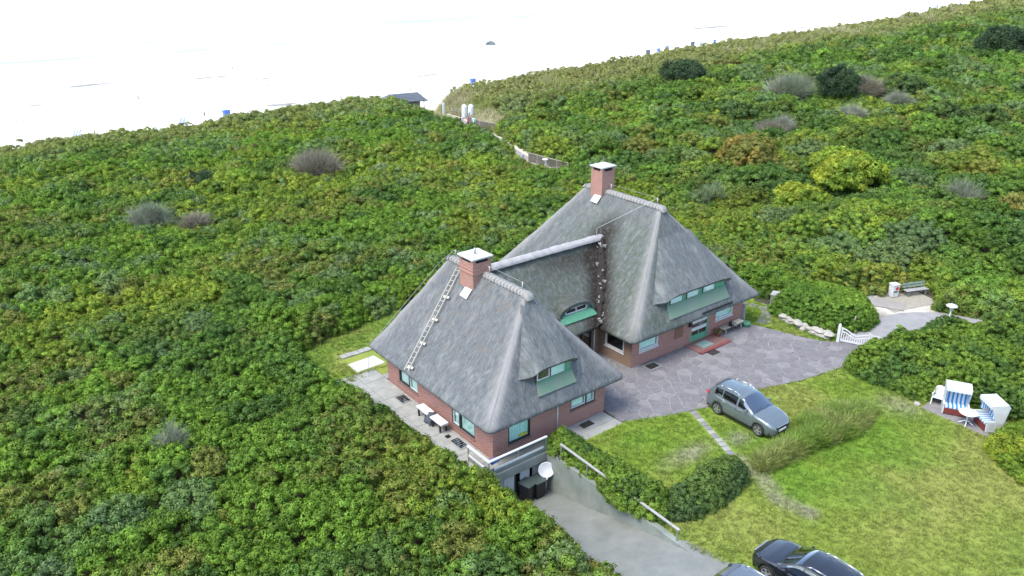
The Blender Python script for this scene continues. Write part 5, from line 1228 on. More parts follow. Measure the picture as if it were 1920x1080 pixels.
# ------------------------------------------------------------------ beach basket corner on the lawn
tag(MB().prism([(21.25, -10.45), (21.05, -14.1), (23.3, -14.5), (23.4, -10.4)], -.04, .05).build('patio', MAT['stone2']), kind='structure')
def basket(label, loc, rz, hoodmat, cush, front, group=None):
    t = thing('beach_basket', label, 'beach basket', loc, rz, group)
    w = .58
    for s in (-1, 1):
        a = s * w; mb = MB(); mb.extrude([(-.42, .04), (.40, .04), (.42, .62), (-.46, .62)], 'x', a - .03, a + .03); sp = mb.build('side_panel', hoodmat, t)
        for k in (0, 1): MB().box(a + s * .03, -.36 + k * .40, .12, a + s * .036, -.03 + k * .40, .54).build('inset', MAT['white_slab'], sp)
        MB().box(a - .04, -.5, .62, a + .04, .1, .66).build('arm_rest', MAT['black'] if rz > 0 else hoodmat, sp)
        mb = MB(); mb.extrude([(-.02, .62), (.44, .62), (.56, 1.40), (.46, 1.56), (-.30, 1.52), (-.30, 1.34)], 'x', a - .028, a + .028); mb.build('hood_side', hoodmat, t)
    MB().extrude([(.44, .5), (.47, .5), (.58, 1.40), (.55, 1.40)], 'x', -w + .03, w - .03).build('back_panel', hoodmat, t)
    MB().extrude([(-.33, 1.52), (.46, 1.565), (.58, 1.40), (.61, 1.42), (.48, 1.61), (-.33, 1.57)], 'x', -w - .03, w + .03).build('hood_roof', hoodmat, t)
    mb = MB(); 
    for k in range(6): mb.box(-w + .04, -.325, 1.36, w - .04, -.30, 1.50)
    MB().box(-w - .02, -.345, 1.36, w + .02, -.335, 1.53).build('front_valance', hoodmat, t)
    MB().box(-w + .035, -.44, .06, w - .035, -.38, .40).build('front_panel', front, t)
    MB().box(-w + .035, -.42, .38, w - .035, .36, .50).build('seat_cushion', cush, t, bevel=.02)
    MB().extrude([(.26, .50), (.40, .50), (.52, 1.36), (.40, 1.36)], 'x', -w + .035, w - .035).build('back_cushion', cush, t)
    for s in (-1, 1): MB().extrude([(-.2, .8), (.36, .8), (.44, 1.32), (-.24, 1.32)], 'x', s * (w - .03), s * (w - .045)).build('side_cushion', stripe_z, t)
    return t
stripe_z = stripe_mat('blue_white_stripe_side', 1, .12, (.04, .26, .62), (.80, .83, .84))
basket('white beach basket with blue striped seat facing left beside the plastic chair', (22.15, -11.75, .05), R(-62), MAT['white'], MAT['stripe'], MAT['redbrown'])
basket('white beach basket with blue striped seat angled at the right end of the patio', (22.05, -13.5, .05), R(-128), MAT['white'], MAT['stripe'], MAT['redbrown'])
tb = thing('garden_table', 'round white garden table between the two beach baskets', 'table', (21.42, -12.72, .05), .3)
MB().lathe([(0, .70), (.40, .70), (.45, .705), (.46, .72), (.45, .735), (0, .735)], 28).build('table_top', MAT['white_plastic'], tb, smooth=False)
MB().cyl((0, 0, .16), (0, 0, .70), .05, .05, 10).build('pedestal', MAT['white_plastic'], tb, smooth=True)
for k in range(4):
    a = k * math.pi / 2; c, s = math.cos(a), math.sin(a); MB().tube([(c * .02, s * .02, .26), (c * .18, s * .18, .14), (c * .36, s * .36, .02)], .028, 8).build('leg', MAT['white_plastic'], tb, smooth=True)
pc = thing('plastic_chair', 'white plastic armchair standing left of the beach baskets', 'chair', (22.35, -10.75, .05), R(-75))
for sx in (-1, 1):
    MB().bar((sx * .27, -.26, 0), (sx * .25, -.22, .62), .06, .05).build('leg', MAT['white_plastic'], pc); MB().bar((sx * .26, .24, 0), (sx * .24, .20, .44), .06, .05).build('leg', MAT['white_plastic'], pc)
    MB().bar((sx * .27, -.27, .64), (sx * .26, .24, .66), .07, .04).build('arm', MAT['white_plastic'], pc)
MB().box(-.25, -.25, .40, .25, .22, .44).build('seat', MAT['white_plastic'], pc, bevel=.015)
mb = MB(); bk = []
for yy in (.0, .035): bk += [(-.25, .2 + yy, .44), (.25, .2 + yy, .44), (.27, .28 + yy, .72), (.2, .33 + yy, .90), (.0, .35 + yy, .95), (-.2, .33 + yy, .90), (-.27, .28 + yy, .72)]
mb.add(bk, [tuple(range(7)), tuple(reversed(range(7, 14)))] + [((k + 1) % 7, k, 7 + k, 7 + (k + 1) % 7) for k in range(7)]); mb.build('backrest', MAT['white_plastic'], pc)
bb = bmesh.new(); bmesh.ops.create_icosphere(bb, subdivisions=2, radius=.16); me = bpy.data.meshes.new('stone'); bb.to_mesh(me); bb.free(); me.materials.append(MAT['boulder'])
o = link('stone', me); o.location = (21.35, -10.15, .1); o.scale = (1, 1.2, .8); tag(o, 'small grey stone in the grass at the left end of the patio', 'stone')

# ------------------------------------------------------------------ cars
def car(name, label, loc, rz, paint, L=4.41, Wd=1.82, Ht=1.66, hood_z=1.06, rear='hatch', rails='chrome', front='suv', tail='red'):
    t = thing(name, label, 'car', loc, rz)
    hl = L / 2; hw = Wd / 2; wb = L * .599; xf, xr_ = wb / 2 + .04, -wb / 2 + .04; wr = .335; AR = .385
    bx_ = [-hl, -hl + .06, -hl + .25, -hl + .6, -.8, 0, hl - 1.15, hl - .75, hl - .35, hl - .14, hl - .03, hl]
    zb_ = [hood_z - .22, hood_z - .02, hood_z + .06, hood_z + .05, hood_z + .0, hood_z - .02, hood_z, hood_z - .05, hood_z - .15, hood_z - .25, hood_z - .36, hood_z - .5]
    wx = [-hl, -hl + .08, -hl + .3, -hl + .8, -.5, hl - 1.5, hl - .9, hl - .45, hl - .18, hl - .04, hl]; ww = [.74, .84, .93, .985, 1, 1, .985, .94, .84, .72, .60]
    X = np.unique(np.round(np.concatenate([np.linspace(-hl, hl, 74), [xf - AR, xf + AR, xr_ - AR, xr_ + AR]]), 4))
    zb = np.interp(X, bx_, zb_); wm = np.interp(X, wx, ww) * hw; zl = np.interp(X, [-hl, -hl + .2, 0, hl - .3, hl], [.36, .27, .24, .25, .33])
    for xc in (xf, xr_):
        dx = np.abs(X - xc); zl = np.where(dx < AR, np.maximum(zl, wr + np.sqrt(np.maximum(0, AR ** 2 - dx ** 2))), zl)
    prof = [(.80, -.0, 1), (.965, 0.0, 1), (.995, .22, 1), (1.0, .45, 1), (.985, .72, 1), (.955, .90, 1), (.90, .985, 1), (.74, 1.02, 1), (.4, 1.05, 1), (0, 1.06, 1)]
    V = []
    for i, x in enumerate(X):
        row = []
        for w_, f_, _ in prof: row.append((x, wm[i] * w_, zl[i] + (zb[i] - zl[i]) * min(f_, 1.0) + (max(f_ - 1.0, 0)) * .55))
        V.append(row + [(a, -b, c) for a, b, c in reversed(row[:-1])])
    n = len(V[0]); flat = [v for r_ in V for v in r_]
    F = [(i * n + j, i * n + j + 1, (i + 1) * n + j + 1, (i + 1) * n + j) for i in range(len(X) - 1) for j in range(n - 1)]
    m_ = MB().add(flat, F); m_.add(V[0], [tuple(range(n))]); m_.add(V[-1], [tuple(reversed(range(n)))]); body = m_.build('body', paint, t, smooth=True)
    MB().box(-hl + .15, -hw * .86, .22, hl - .2, hw * .86, .5).build('underbody', MAT['black'], t)
    # greenhouse
    cowl = hl - 1.17; top = [(cowl, hood_z - .01), (cowl - .12, hood_z + .08), (cowl - .78, Ht - .10), (cowl - .98, Ht - .04), (cowl - 1.5, Ht), (-.9, Ht - .01), (-hl + .62, Ht - .06), (-hl + .42, Ht - .16), (-hl + .10, hood_z + .04)]
    tx_ = [p[0] for p in top][::-1]; tz_ = [p[1] for p in top][::-1]
    X2 = np.unique(np.round(np.concatenate([np.linspace(-hl + .10, cowl, 60), [cowl - .98, -hl + .62]]), 4)); zt = np.interp(X2, tx_, tz_); z0 = np.interp(X2, bx_, zb_) - .02; w0 = np.interp(X2, wx, ww) * hw * .945
    ns = 8; G = []
    for i, x in enumerate(X2):
        h = max(zt[i] - z0[i], .004); zs_ = z0[i] + max(h - .075, .5 * h); row = []
        for k in range(ns + 1): f_ = k / ns; z = z0[i] + (zs_ - z0[i]) * f_; row.append((x, w0[i] - (z - z0[i]) * .30 - .05 * f_ * f_, z))
        ws = row[-1][1]
        for k, f_ in enumerate((.93, .75, .4, 0)): row.append((x, ws * f_, zs_ + (zt[i] - zs_) * (1 - (f_) ** 2.5) * 1.0))
        G.append(row + [(a, -b, c) for a, b, c in reversed(row[:-1])])
    n = len(G[0]); side = list(range(0, ns)) ; cats = {}
    dz = -.03 + cowl - 1.10; bp = dz; cpil = dz - .95
    for i in range(len(X2) - 1):
        xm = (X2[i] + X2[i + 1]) / 2; hh = (zt[i] + zt[i + 1]) / 2 - (z0[i] + z0[i + 1]) / 2
        for j in range(n - 1):
            jj = j if j < n // 2 else n - 2 - j; sgn = 0 if j < n // 2 else 1; cat = 'pillar'
            if jj < ns:
                if 1 <= jj <= ns - 2 and hh > .30:
                    if bp + .04 < xm < cowl - .45: cat = ('side_window', 0, sgn)
                    elif cpil + .03 < xm < bp - .04: cat = ('side_window', 1, sgn)
                    elif -hl + .62 < xm < cpil - .03: cat = ('side_window', 2, sgn)
            else:
                if xm > cowl - .92 and jj >= ns: cat = ('windshield',) if jj > ns or xm > cowl - .8 else 'pillar'
                elif xm < -hl + .50: cat = ('rear_window',)
                else: cat = ('roof',)
            cats.setdefault(cat, []).append((i * n + j, i * n + j + 1, (i + 1) * n + j + 1, (i + 1) * n + j))
    flat = [v for r_ in G for v in r_]
    for cat, faces in cats.items():
        used = sorted({q for f_ in faces for q in f_}); mp = {q: k for k, q in enumerate(used)}
        nm = cat if cat == 'pillar' else cat[0]; mt = paint if nm in ('pillar', 'roof') else MAT['car_glass']
        MB().add([flat[q] for q in used], [tuple(mp[q] for q in f_) for f_ in faces]).build({'pillar': 'pillars'}.get(nm, nm), mt, t, smooth=True)
    MB().box(-hl + .5, -hw * .72, .5, cowl - .3, hw * .72, hood_z - .06).build('interior', MAT['dark'], t)
    # wheels
    for xc in (xf, xr_):
        for s in (-1, 1):
            w_ = MB(); w_.lathe([(.20, -.10), (.31, -.11), (wr, -.08), (wr, .08), (.31, .11), (.20, .10)], 26); o = w_.build('wheel', MAT['tyre'], t, smooth=True)
            o.location = (xc, s * (hw - .12), wr); o.rotation_euler = (R(90) * -s, 0, 0)
            rm = MB(); rm.lathe([(.225, .02), (.235, .105), (.21, .105), (.205, .03)], 26); rm.cyl((0, 0, .05), (0, 0, .095), .06, .05, 12)
            for k in range(5):
                a = 2 * math.pi * k / 5; d_ = Vector((math.cos(a), math.sin(a), 0)); rm.bar(d_ * .04 + Vector((0, 0, .085)), d_ * .215 + Vector((0, 0, .095)), .075, .025, (0, 0, 1))
            rm.build('rim', MAT['alloy'], o)
            MB().cyl((0, 0, .0), (0, 0, .03), .205, .205, 20).build('brake_disc', MAT['black'], o)
    # front
    zf = hood_z
    for s in (-1, 1):
        mb = MB(); P0 = [(hl - .09, s * hw * .50, zf - .37), (hl - .16, s * hw * .80, zf - .30), (hl - .46, s * hw * .93, zf - .175), (hl - .62, s * hw * .90, zf - .105), (hl - .40, s * hw * .72, zf - .135), (hl - .16, s * hw * .52, zf - .255)]
        c_ = Vector((sum(p[0] for p in P0) / 6, sum(p[1] for p in P0) / 6, sum(p[2] for p in P0) / 6)); off = Vector((.03, s * .025, .025)); P0 = [tuple(Vector(p).lerp(c_, 0 if tail == 'red' and Ht > 1.62 else .38)) for p in P0]
        mb.add([Vector(p) for p in P0] + [Vector(p) * .15 + c_ * .85 + off for p in P0] , [(k, (k + 1) % 6, 6 + (k + 1) % 6, 6 + k) for k in range(6)] + [tuple(range(6, 12))]); mb.build('headlight', MAT['lens'], t, smooth=True)
        mb = MB(); mb.add([(-hl + .02, s * hw * .66, hood_z - .14), (-hl + .05, s * hw * .86, hood_z - .14), (-hl + .30, s * hw * .945, hood_z - .02), (-hl + .26, s * hw * .93, hood_z + .05), (-hl + .05, s * hw * .84, hood_z + .03), (-hl + .03, s * hw * .66, hood_z - .0), (-hl + .2, s * hw * .7, hood_z - .06)], [(0, 1, 4, 5), (1, 2, 3, 4), (0, 6, 1), (1, 6, 2), (2, 6, 3), (3, 6, 4), (4, 6, 5), (5, 6, 0)]); mb.build('tail_light', MAT[tail], t)
        mb = MB(); mb.add([(cowl - .40, s * (hw - .02), hood_z + .0), (cowl - .52, s * (hw - .02), hood_z), (cowl - .54, s * (hw + .16), hood_z + .02), (cowl - .42, s * (hw + .18), hood_z + .02), (cowl - .42, s * (hw - .0), hood_z + .12), (cowl - .52, s * (hw - .0), hood_z + .12), (cowl - .53, s * (hw + .15), hood_z + .14), (cowl - .45, s * (hw + .16), hood_z + .14)], [(0, 3, 2, 1), (4, 5, 6, 7), (0, 1, 5, 4), (1, 2, 6, 5), (2, 3, 7, 6), (3, 0, 4, 7)]); mb.build('mirror', paint, t, bevel=.025)
        mb = MB(); yr_ = hw * .66; mb.tube([(cowl - 1.15, s * yr_, Ht - .10), (cowl - 1.35, s * yr_, Ht + .0), (-.6, s * yr_, Ht + .02), (-hl + .95, s * yr_, Ht - .02), (-hl + .75, s * yr_, Ht - .10)], .022, 8); mb.build('roof_rail', MAT[rails], t, smooth=True)
        for xh in (bp + .12, cpil + .10): MB().box(xh, s * (hw * .985), hood_z - .14, xh + .2, s * (hw * .985 + .035), hood_z - .10).build('door_handle', MAT['chrome'] if rails == 'chrome' else paint, t, bevel=.008)
        for xh in (bp, cpil - .1, cowl - .28): MB().bar((xh, s * hw * .992, .42), (xh, s * hw * .975, hood_z - .06), .012, .012).build('door_seam', MAT['black'], t)
        MB().box(xr_ + AR, s * hw * .955, .26, xf - AR, s * (hw * .955 + .035), .36).build('sill_trim', MAT['black'], t)
    g_ = MB(); g_.box(hl - .10, -hw * .50, zf - .46, hl + .004, hw * .50, zf - .31); g_.build('grille', MAT['black'], t, bevel=.01)
    MB().box(hl - .03, -hw * .50, zf - .345, hl + .012, hw * .50, zf - .30).build('grille_bar', MAT['chrome'], t, bevel=.008)
    MB().box(hl - .1, -hw * .55, .34, hl + .008, hw * .55, .46).build('air_intake', MAT['black'], t, bevel=.01)
    MB().box(hl + .0, -.26, .47, hl + .02, .26, .58).build('number_plate', MAT['plate'], t)
    MB().box(-hl - .02, -.26, .62, -hl + .02, .26, .73).build('number_plate', MAT['plate'], t)
    MB().extrude([(-hl + .40, Ht - .135), (-hl + .64, Ht - .05), (-hl + .64, Ht - .08), (-hl + .42, Ht - .17)], 'y', -hw * .55, hw * .55).build('spoiler', paint if rails == 'chrome' else MAT['black'], t)
    for s in (-.3, .25): MB().bar((cowl - .04, s - .3, hood_z + .075), (cowl - .12, s + .22, hood_z + .115), .02, .015).build('wiper', MAT['black'], t)
    return t
MAT['alloy'] = plain('alloy_wheel', (.62, .63, .64), None, .3, .8)
car('parked_car', 'grey green metallic sport utility car parked on grass beside the paving', (12.82, -5.30, .035), R(-91.5), MAT['paint_grey'])
car('parked_car', 'glossy black estate car with chrome roof rails at the bottom of the lawn', (4.52, -14.6, .035), R(91), MAT['paint_black'], 4.7, 1.84, 1.6, 1.0)
car('parked_car', 'dark grey car only its rear roof showing at the bottom edge of the picture', (1.66, -14.62, .04), R(-89), MAT['paint_dark'], 4.6, 1.8, 1.52, .98, rails='chrome', tail='black')

# ------------------------------------------------------------------ hedges, bushes, shrubs
def foliage_points(poly, h, s, edge=.55, rough=.45, seed=0, side=True):
    g = np.random.default_rng(seed); xs, ys = [p[0] for p in poly], [p[1] for p in poly]
    X, Y = np.meshgrid(np.arange(min(xs), max(xs), s), np.arange(min(ys), max(ys), s)); X = X.ravel() + g.uniform(-.5, .5, X.size) * s; Y = Y.ravel() + g.uniform(-.5, .5, Y.size) * s
    m = inside(X, Y, poly); X, Y = X[m], Y[m]; d = seg_dist(X, Y, poly, True)
    prof = np.clip(d / edge, 0, 1) ** .5; hh = (h * (.9 + rough * (fnoise(X, Y, 1.6, seed + 3, 2) - .5) + rough * .7 * (fnoise(X, Y, .6, seed + 9, 2) - .5))) * (.25 + .75 * prof)
    Z = Hn(X, Y); P = [np.stack([X, Y, Z + hh - .12], -1)]
    q = d < edge * 1.5
    for f in (.15, .4, .68): P.append(np.stack([X[q] + g.normal(0, .05, q.sum()), Y[q] + g.normal(0, .05, q.sum()), Z[q] + hh[q] * f], -1))
    q = g.random(len(X)) < .5; P.append(np.stack([X[q], Y[q], Z[q] + hh[q] * .6], -1))
    return np.concatenate(P)
def stems(parent, pts, h, seed):
    g = random.Random(seed); mb = MB()
    for x, y in pts:
        z = H1(x, y); p = Vector((x, y, z - .1))
        for k in range(3):
            q = p + Vector((g.uniform(-.3, .3), g.uniform(-.3, .3), h * g.uniform(.5, .75))); mb.cyl(p, p.lerp(q, .5) + Vector((g.uniform(-.06, .06), g.uniform(-.06, .06), 0)), .035, .025, 6, False); mb.cyl(p.lerp(q, .5), q, .025, .01, 6, False)
    mb.build('stems', MAT['bark'], parent)
def leafy(name, label, cat, poly, h, s, tintf, protos=CL, seed=1, edge=.55, rough=.45, group=None, sc=1.0, nst=6):
    cx = sum(p[0] for p in poly) / len(poly); cy = sum(p[1] for p in poly) / len(poly)
    t = thing(name, label, cat, (0, 0, 0), 0, group)
    P = foliage_points(poly, h, s, edge, rough, seed); g = np.random.default_rng(seed + 50)
    v, f, tt = merge(protos, P, g.uniform(.55, 1.05, len(P)) * s / .27 * sc, tintf(P, g))
    base = np.array([cx, cy, H1(cx, cy)]); t.location = base
    o = np_mesh('foliage', v - base, f, MAT['leaf'], t, tint=tt)
    g2 = random.Random(seed); sp = []
    while len(sp) < nst:
        x, y = g2.uniform(min(p[0] for p in poly), max(p[0] for p in poly)), g2.uniform(min(p[1] for p in poly), max(p[1] for p in poly))
        if inside(np.array([x]), np.array([y]), poly)[0]: sp.append((x, y))
    stems(t, sp, h, seed)
    for c in t.children:
        if c.name.startswith('stems'): c.location = -Vector(base)
    return t
def tint_mix(c1, c2, var=.28):
    c1, c2 = np.array(c1), np.array(c2)
    def f(P, g):
        w = np.clip(sstep(.35, .65, fnoise(P[:, 0], P[:, 1] + P[:, 2], 1.4, 311)) + g.normal(0, .2, len(P)), 0, 1)[:, None]
        return (c1 * (1 - w) + c2 * w) * g.uniform(1 - var, 1 + var, (len(P), 1))
    return f
green_t = tint_mix((.080, .155, .032), (.155, .250, .030)); yel_t = tint_mix((.145, .235, .026), (.270, .320, .030)); dark_t = tint_mix((.066, .118, .036), (.120, .190, .040)); 
leafy('hedge', 'dark green hedge spilling along the wall above the cellar ramp', 'hedge', [(3.0, -.55), (2.5, -1.3), (2.6, -2.4), (2.72, -3.4), (2.6, -4.6), (2.2, -5.4), (2.15, -6.6), (2.45, -7.4), (2.9, -8.4), (4.3, -8.0), (4.2, -6.2), (4.2, -3.6), (4.3, -1.6), (3.9, -.6)], 1.15, .2, green_t, seed=21, edge=.5, rough=.75, nst=10)
leafy('hedge', 'dark hedge closing the small lawn between ramp and footpath', 'hedge', [(3.2, -8.2), (4.2, -9.1), (6.0, -9.2), (8.2, -8.9), (8.9, -8.2), (8.6, -7.2), (7.4, -6.9), (5.6, -7.3), (4.3, -7.4)], 1.1, .2, dark_t, seed=22, edge=.5, rough=.8, nst=10)
leafy('hedge', 'broad leafy hedge from the gate to behind the beach baskets', 'hedge', HEDGE_GATE, 1.75, .23, green_t, seed=23, edge=.8, rough=.8, nst=16)
leafy('bush', 'tall rounded green bush between the stone wall and the lane', 'bush', BUSH_GATE, 1.75, .22, tint_mix((.100, .200, .026), (.165, .275, .032)), seed=24, edge=.9, rough=.35, nst=8)
leafy('bush', 'bright green bush at the right edge of the lawn', 'bush', [(19.7, -14.3), (18.8, -15.4), (18.2, -16.6), (18.6, -18.6), (21, -20.5), (24.5, -20), (25.5, -17.5), (23.8, -15.6), (22, -14.5)], 1.6, .22, yel_t, seed=25, edge=.9, nst=8)
# rough grass bank
bank = [(9.4, -8.5), (10.2, -7.9), (11.8, -7.9), (13.6, -7.95), (14.6, -7.3), (16.8, -7.4), (18.8, -8.1), (19.0, -9.0), (17.4, -9.4), (15.9, -9.7), (13.4, -9.2), (11.4, -8.9), (9.8, -8.8)]
g = np.random.default_rng(9); X, Y = g.uniform(9, 19.2, 9000), g.uniform(-9.8, -6.8, 9000); m = inside(X, Y, bank); X, Y = X[m], Y[m]; d = seg_dist(X, Y, bank, True)
bh = .30 * np.clip(d / .7, 0, 1) ** .6
PB = np.stack([X, Y, .02 + bh * g.uniform(.2, 1, len(X))], -1)
cb_ = np.array([.165, .255, .042]); cd_ = np.array([.28, .30, .10]); w = (sstep(.45, .7, fnoise(X, Y, 1.2, 331)) * .7)[:, None]
scatter('grass_bank', 'tussock', PB, g.uniform(.55, 1.0, len(X)), (cb_ * (1 - w) + cd_ * w) * g.uniform(.7, 1.25, (len(X), 1)), 'bank of long rough grass running from the footpath behind the grey car', 'long grass', .2)
q = g.random(len(X)) < .10
scatter('bank_weeds', 'leaf', PB[q] + np.array([0, 0, .06]), g.uniform(.4, .7, q.sum()), np.tile([[.12, .20, .035]], (q.sum(), 1)) * g.uniform(.7, 1.3, (q.sum(), 1)), 'leafy weeds growing through the rough grass bank', 'weeds')
# turf
ok = ~inside(tx, ty, COURT) & ~inside(tx, ty, [(3.9, -1.6), (7.5, -1.6), (7.5, 0), (3.9, 0)]) & (seg_dist(tx, ty, [(11.2, -3), (9.53, -6.95)]) > .28) & ~inside(tx, ty, [(21.2, -10.4), (21.0, -14.2), (23.4, -14.6), (23.5, -10.3)]) & ~inside(tx, ty, [(-.9, -10.2), (2.7, -10.2), (3.6, -14), (3.2, -22), (-.9, -22)])
ok &= ~((tx > -1.1) & (tx < 1.1) & (ty > 12) & (ty < 14.7)) & ~((tx > -1) & (tx < 9) & (ty < 11.7) & (ty > 10)) & ~((tx > 11.9) & (tx < 13.75) & (ty < -3.0) & (ty > -7.6)) & ~((tx > 3.5) & (tx < 5.5) & (ty < -12.2))
scatter('turf', 'turf', TP[ok], RNG.uniform(.6, 1.3, ok.sum()), TP_TINT[ok], 'short green and yellowish grass of the lawns round the house', 'grass', .2)

def shrub(name, label, cat, x, y, rx, h, tintf, protos=CL, n=170, seed=1, group='scattered dune shrubs', sc=1.0, hollow=.55):
    g = np.random.default_rng(seed); z = H1(x, y)
    th = g.uniform(0, 2 * np.pi, n); cz = g.uniform(-.25, 1, n); s = np.sqrt(1 - cz ** 2); rr = g.uniform(hollow, 1, n) ** .6
    lump = 1 + .22 * np.sin(3 * th + seed) + .12 * np.sin(5 * th + cz * 4)
    P = np.stack([rx * s * np.cos(th) * rr * lump, rx * s * np.sin(th) * rr * lump, h * .42 + h * .58 * cz * rr], -1)
    t = thing(name, label, cat, (x, y, z), 0, group)
    Q = P + np.array([x, y, z]); v, f, tt = merge(protos, P, g.uniform(.8, 1.3, n) * sc * max(rx, 1.0) / 1.6, tintf(Q, g), .5)
    np_mesh('crown', v, f, MAT['leaf'], t, tint=tt)
    if protos is TWIG:
        m_ = int(n * .45); i_ = g.permutation(n)[:m_]; P2 = P[i_] * np.array([.92, .92, .78]); v, f, tt = merge(CL, P2, g.uniform(.6, 1.0, m_) * max(rx, 1.0) / 1.5, pale_t(P2 + np.array([x, y, z]), g), .4)
        np_mesh('foliage', v, f, MAT['leaf'], t, tint=tt)
    mb = MB(); gg = random.Random(seed)
    for k in range(5):
        a = gg.uniform(0, 6.28); q1 = Vector((math.cos(a) * rx * .3, math.sin(a) * rx * .3, h * .4)); q2 = q1 + Vector((math.cos(a) * rx * .3, math.sin(a) * rx * .3, h * .35)); mb.cyl((0, 0, -.1), q1, .07, .045, 6, False); mb.cyl(q1, q2, .045, .015, 6, False)
    mb.build('trunk', MAT['bark'], t)
grey_t = tint_mix((.19, .23, .145), (.27, .28, .21), .2); pine_t = tint_mix((.034, .064, .034), (.062, .105, .042), .25); olive_t = tint_mix((.17, .185, .04), (.27, .21, .045)); dead_t = tint_mix((.20, .185, .125), (.27, .25, .19), .2); pale_t = tint_mix((.16, .22, .10), (.21, .27, .12))
SH = [
 ('olive brown domed shrub behind the far chimney on the right dune', 53.7, 25.5, 2.4, 3.6, olive_t, CL, 230, 1.0),
 ('largest bright green domed shrub on the slope right of the far wing', 56.6, 15.9, 2.9, 3.2, yel_t, CL, 260, 1.0),
 ('smaller yellow green domed shrub left of and below the largest dome', 47.4, 15.0, 1.9, 2.1, yel_t, CL, 170, .95),
 ('darkest dense shrub alone near the right edge high on the slope', 157, 43.5, 4.4, 4.6, pine_t, NEEDLE, 260, 1.0),
 ('dark upright conifer like shrub in the middle of the right slope', 96, 40.8, 2.6, 4.2, pine_t, NEEDLE, 200, 1.0),
 ('dark low shrub high on the slope left of the grey shrubs', 92.5, 68.5, 3.4, 2.8, pine_t, NEEDLE, 170, 1.0),
 ('dark green shrub just above the upright conifer like shrub', 103, 48.5, 2.6, 2.8, dark_t, CL, 170, 1.0),
 ('dark green shrub beside the pale grey twiggy shrub', 107, 36.5, 3.0, 3.0, dark_t, CL, 170, 1.0),
 ('dark green shrub near the crest above the grey shrub group', 128, 66, 3.0, 2.4, dark_t, CL, 150, 1.0),
 ('deep green shrub at the foot of the upper slope left group', 76, 44, 2.5, 2.3, dark_t, CL, 150, 1.0),
 ('dark green shrub lower right part of the slope', 92, 23, 2.2, 2.4, dark_t, CL, 160, 1.0),
 ('dark green shrub at the right edge next to its lower right twin', 97, 19.5, 2.3, 2.3, dark_t, CL, 160, 1.0),
 ('tall pale grey twiggy shrub in the middle of the right slope', 93, 47, 3.8, 3.2, grey_t, TWIG, 230, 1.7),
 ('grey brown twiggy shrub right of the dark upright shrub', 103, 41, 3.2, 3.0, dead_t, TWIG, 190, 1.6),
 ('whitish twiggy shrub below the grey brown one', 86, 33, 2.2, 1.9, grey_t, TWIG, 130, 1.5),
 ('pale grey twiggy shrub right of the white one among dark shrubs', 99, 33, 2.4, 2.2, grey_t, TWIG, 130, 1.5),
 ('small greyish twiggy shrub near the left foot of the right slope', 72, 36, 2.2, 2.0, dead_t, TWIG, 120, 1.5),
 ('grey green twiggy shrub right of the small greyish one', 76, 36.5, 2.0, 2.0, grey_t, TWIG, 120, 1.5),
 ('pale grey domed twig shrub at the right below the slope', 62, 6.5, 2.2, 1.9, grey_t, TWIG, 150, 1.5),
 ('broad olive green shrub near the right picture edge', 60, -1.0, 2.4, 2.3, olive_t, CL, 180, 1.0),
 ('greyish brown leafless shrub upper middle of the left dune', 17.2, 56.5, 2.9, 1.9, dead_t, TWIG, 200, 1.6),
 ('pale grey leafless shrub in the left dune thicket', -2.6, 49.5, 1.9, 1.9, grey_t, TWIG, 160, 1.5),
 ('grey leafless shrub just right and below the pale one', .4, 46.0, 1.7, 1.5, dead_t, TWIG, 130, 1.4),
 ('dark shrub right above the pale leafless shrub', 5.4, 59.5, 1.7, 2.0, pine_t, NEEDLE, 120, .9),
 ('small dark shrub right beside the pale leafless shrub', 2.3, 53.0, 1.1, 1.6, pine_t, NEEDLE, 80, .9),
 ('bluish dark green shrub at the far left of the thicket', -11.5, 49.0, 2.0, 1.7, dark_t, CL, 130, .95),
 ('small dark green shrub above the near chimney behind the roof', 21.3, 46.5, 1.4, 1.8, dark_t, CL, 100, .9),
 ('silvery leaved shrub left of the beach path on the left dune', 22.6, 51.0, 1.6, 1.5, pale_t, CL, 110, .9),
 ('silvery twiggy shrub low in the left foreground thicket', -12.2, 9.5, 1.0, 2.3, grey_t, TWIG, 70, 1.2),
]
SH += [('pale spiky leaved plant just right of the far roof ridge', 41.4, 21.4, .9, 1.7, pale_t, GRASS, 26, 2.0), ('second pale spiky leaved plant further right of the far roof ridge', 43.3, 21.6, .9, 1.8, pale_t, GRASS, 26, 2.0)]
for k, (lb, x_, y_, rx, h_, tf, pr, n_, sc_) in enumerate(SH):
    if pr is TWIG: rx *= .72; h_ *= .82; n_ = int(n_ * .8)
    if tf in (pine_t, dark_t) and x_ > 40: h_ *= 1.35; rx *= 1.05
    if tf in (yel_t, olive_t): rx *= 1.15; h_ *= 1.2; n_ = int(n_ * 1.3)
    shrub('dune_shrub', lb, 'shrub', x_, y_, rx, h_, tf, pr, n_, 700 + k, sc=sc_, hollow=.2 if pr is TWIG else .55)

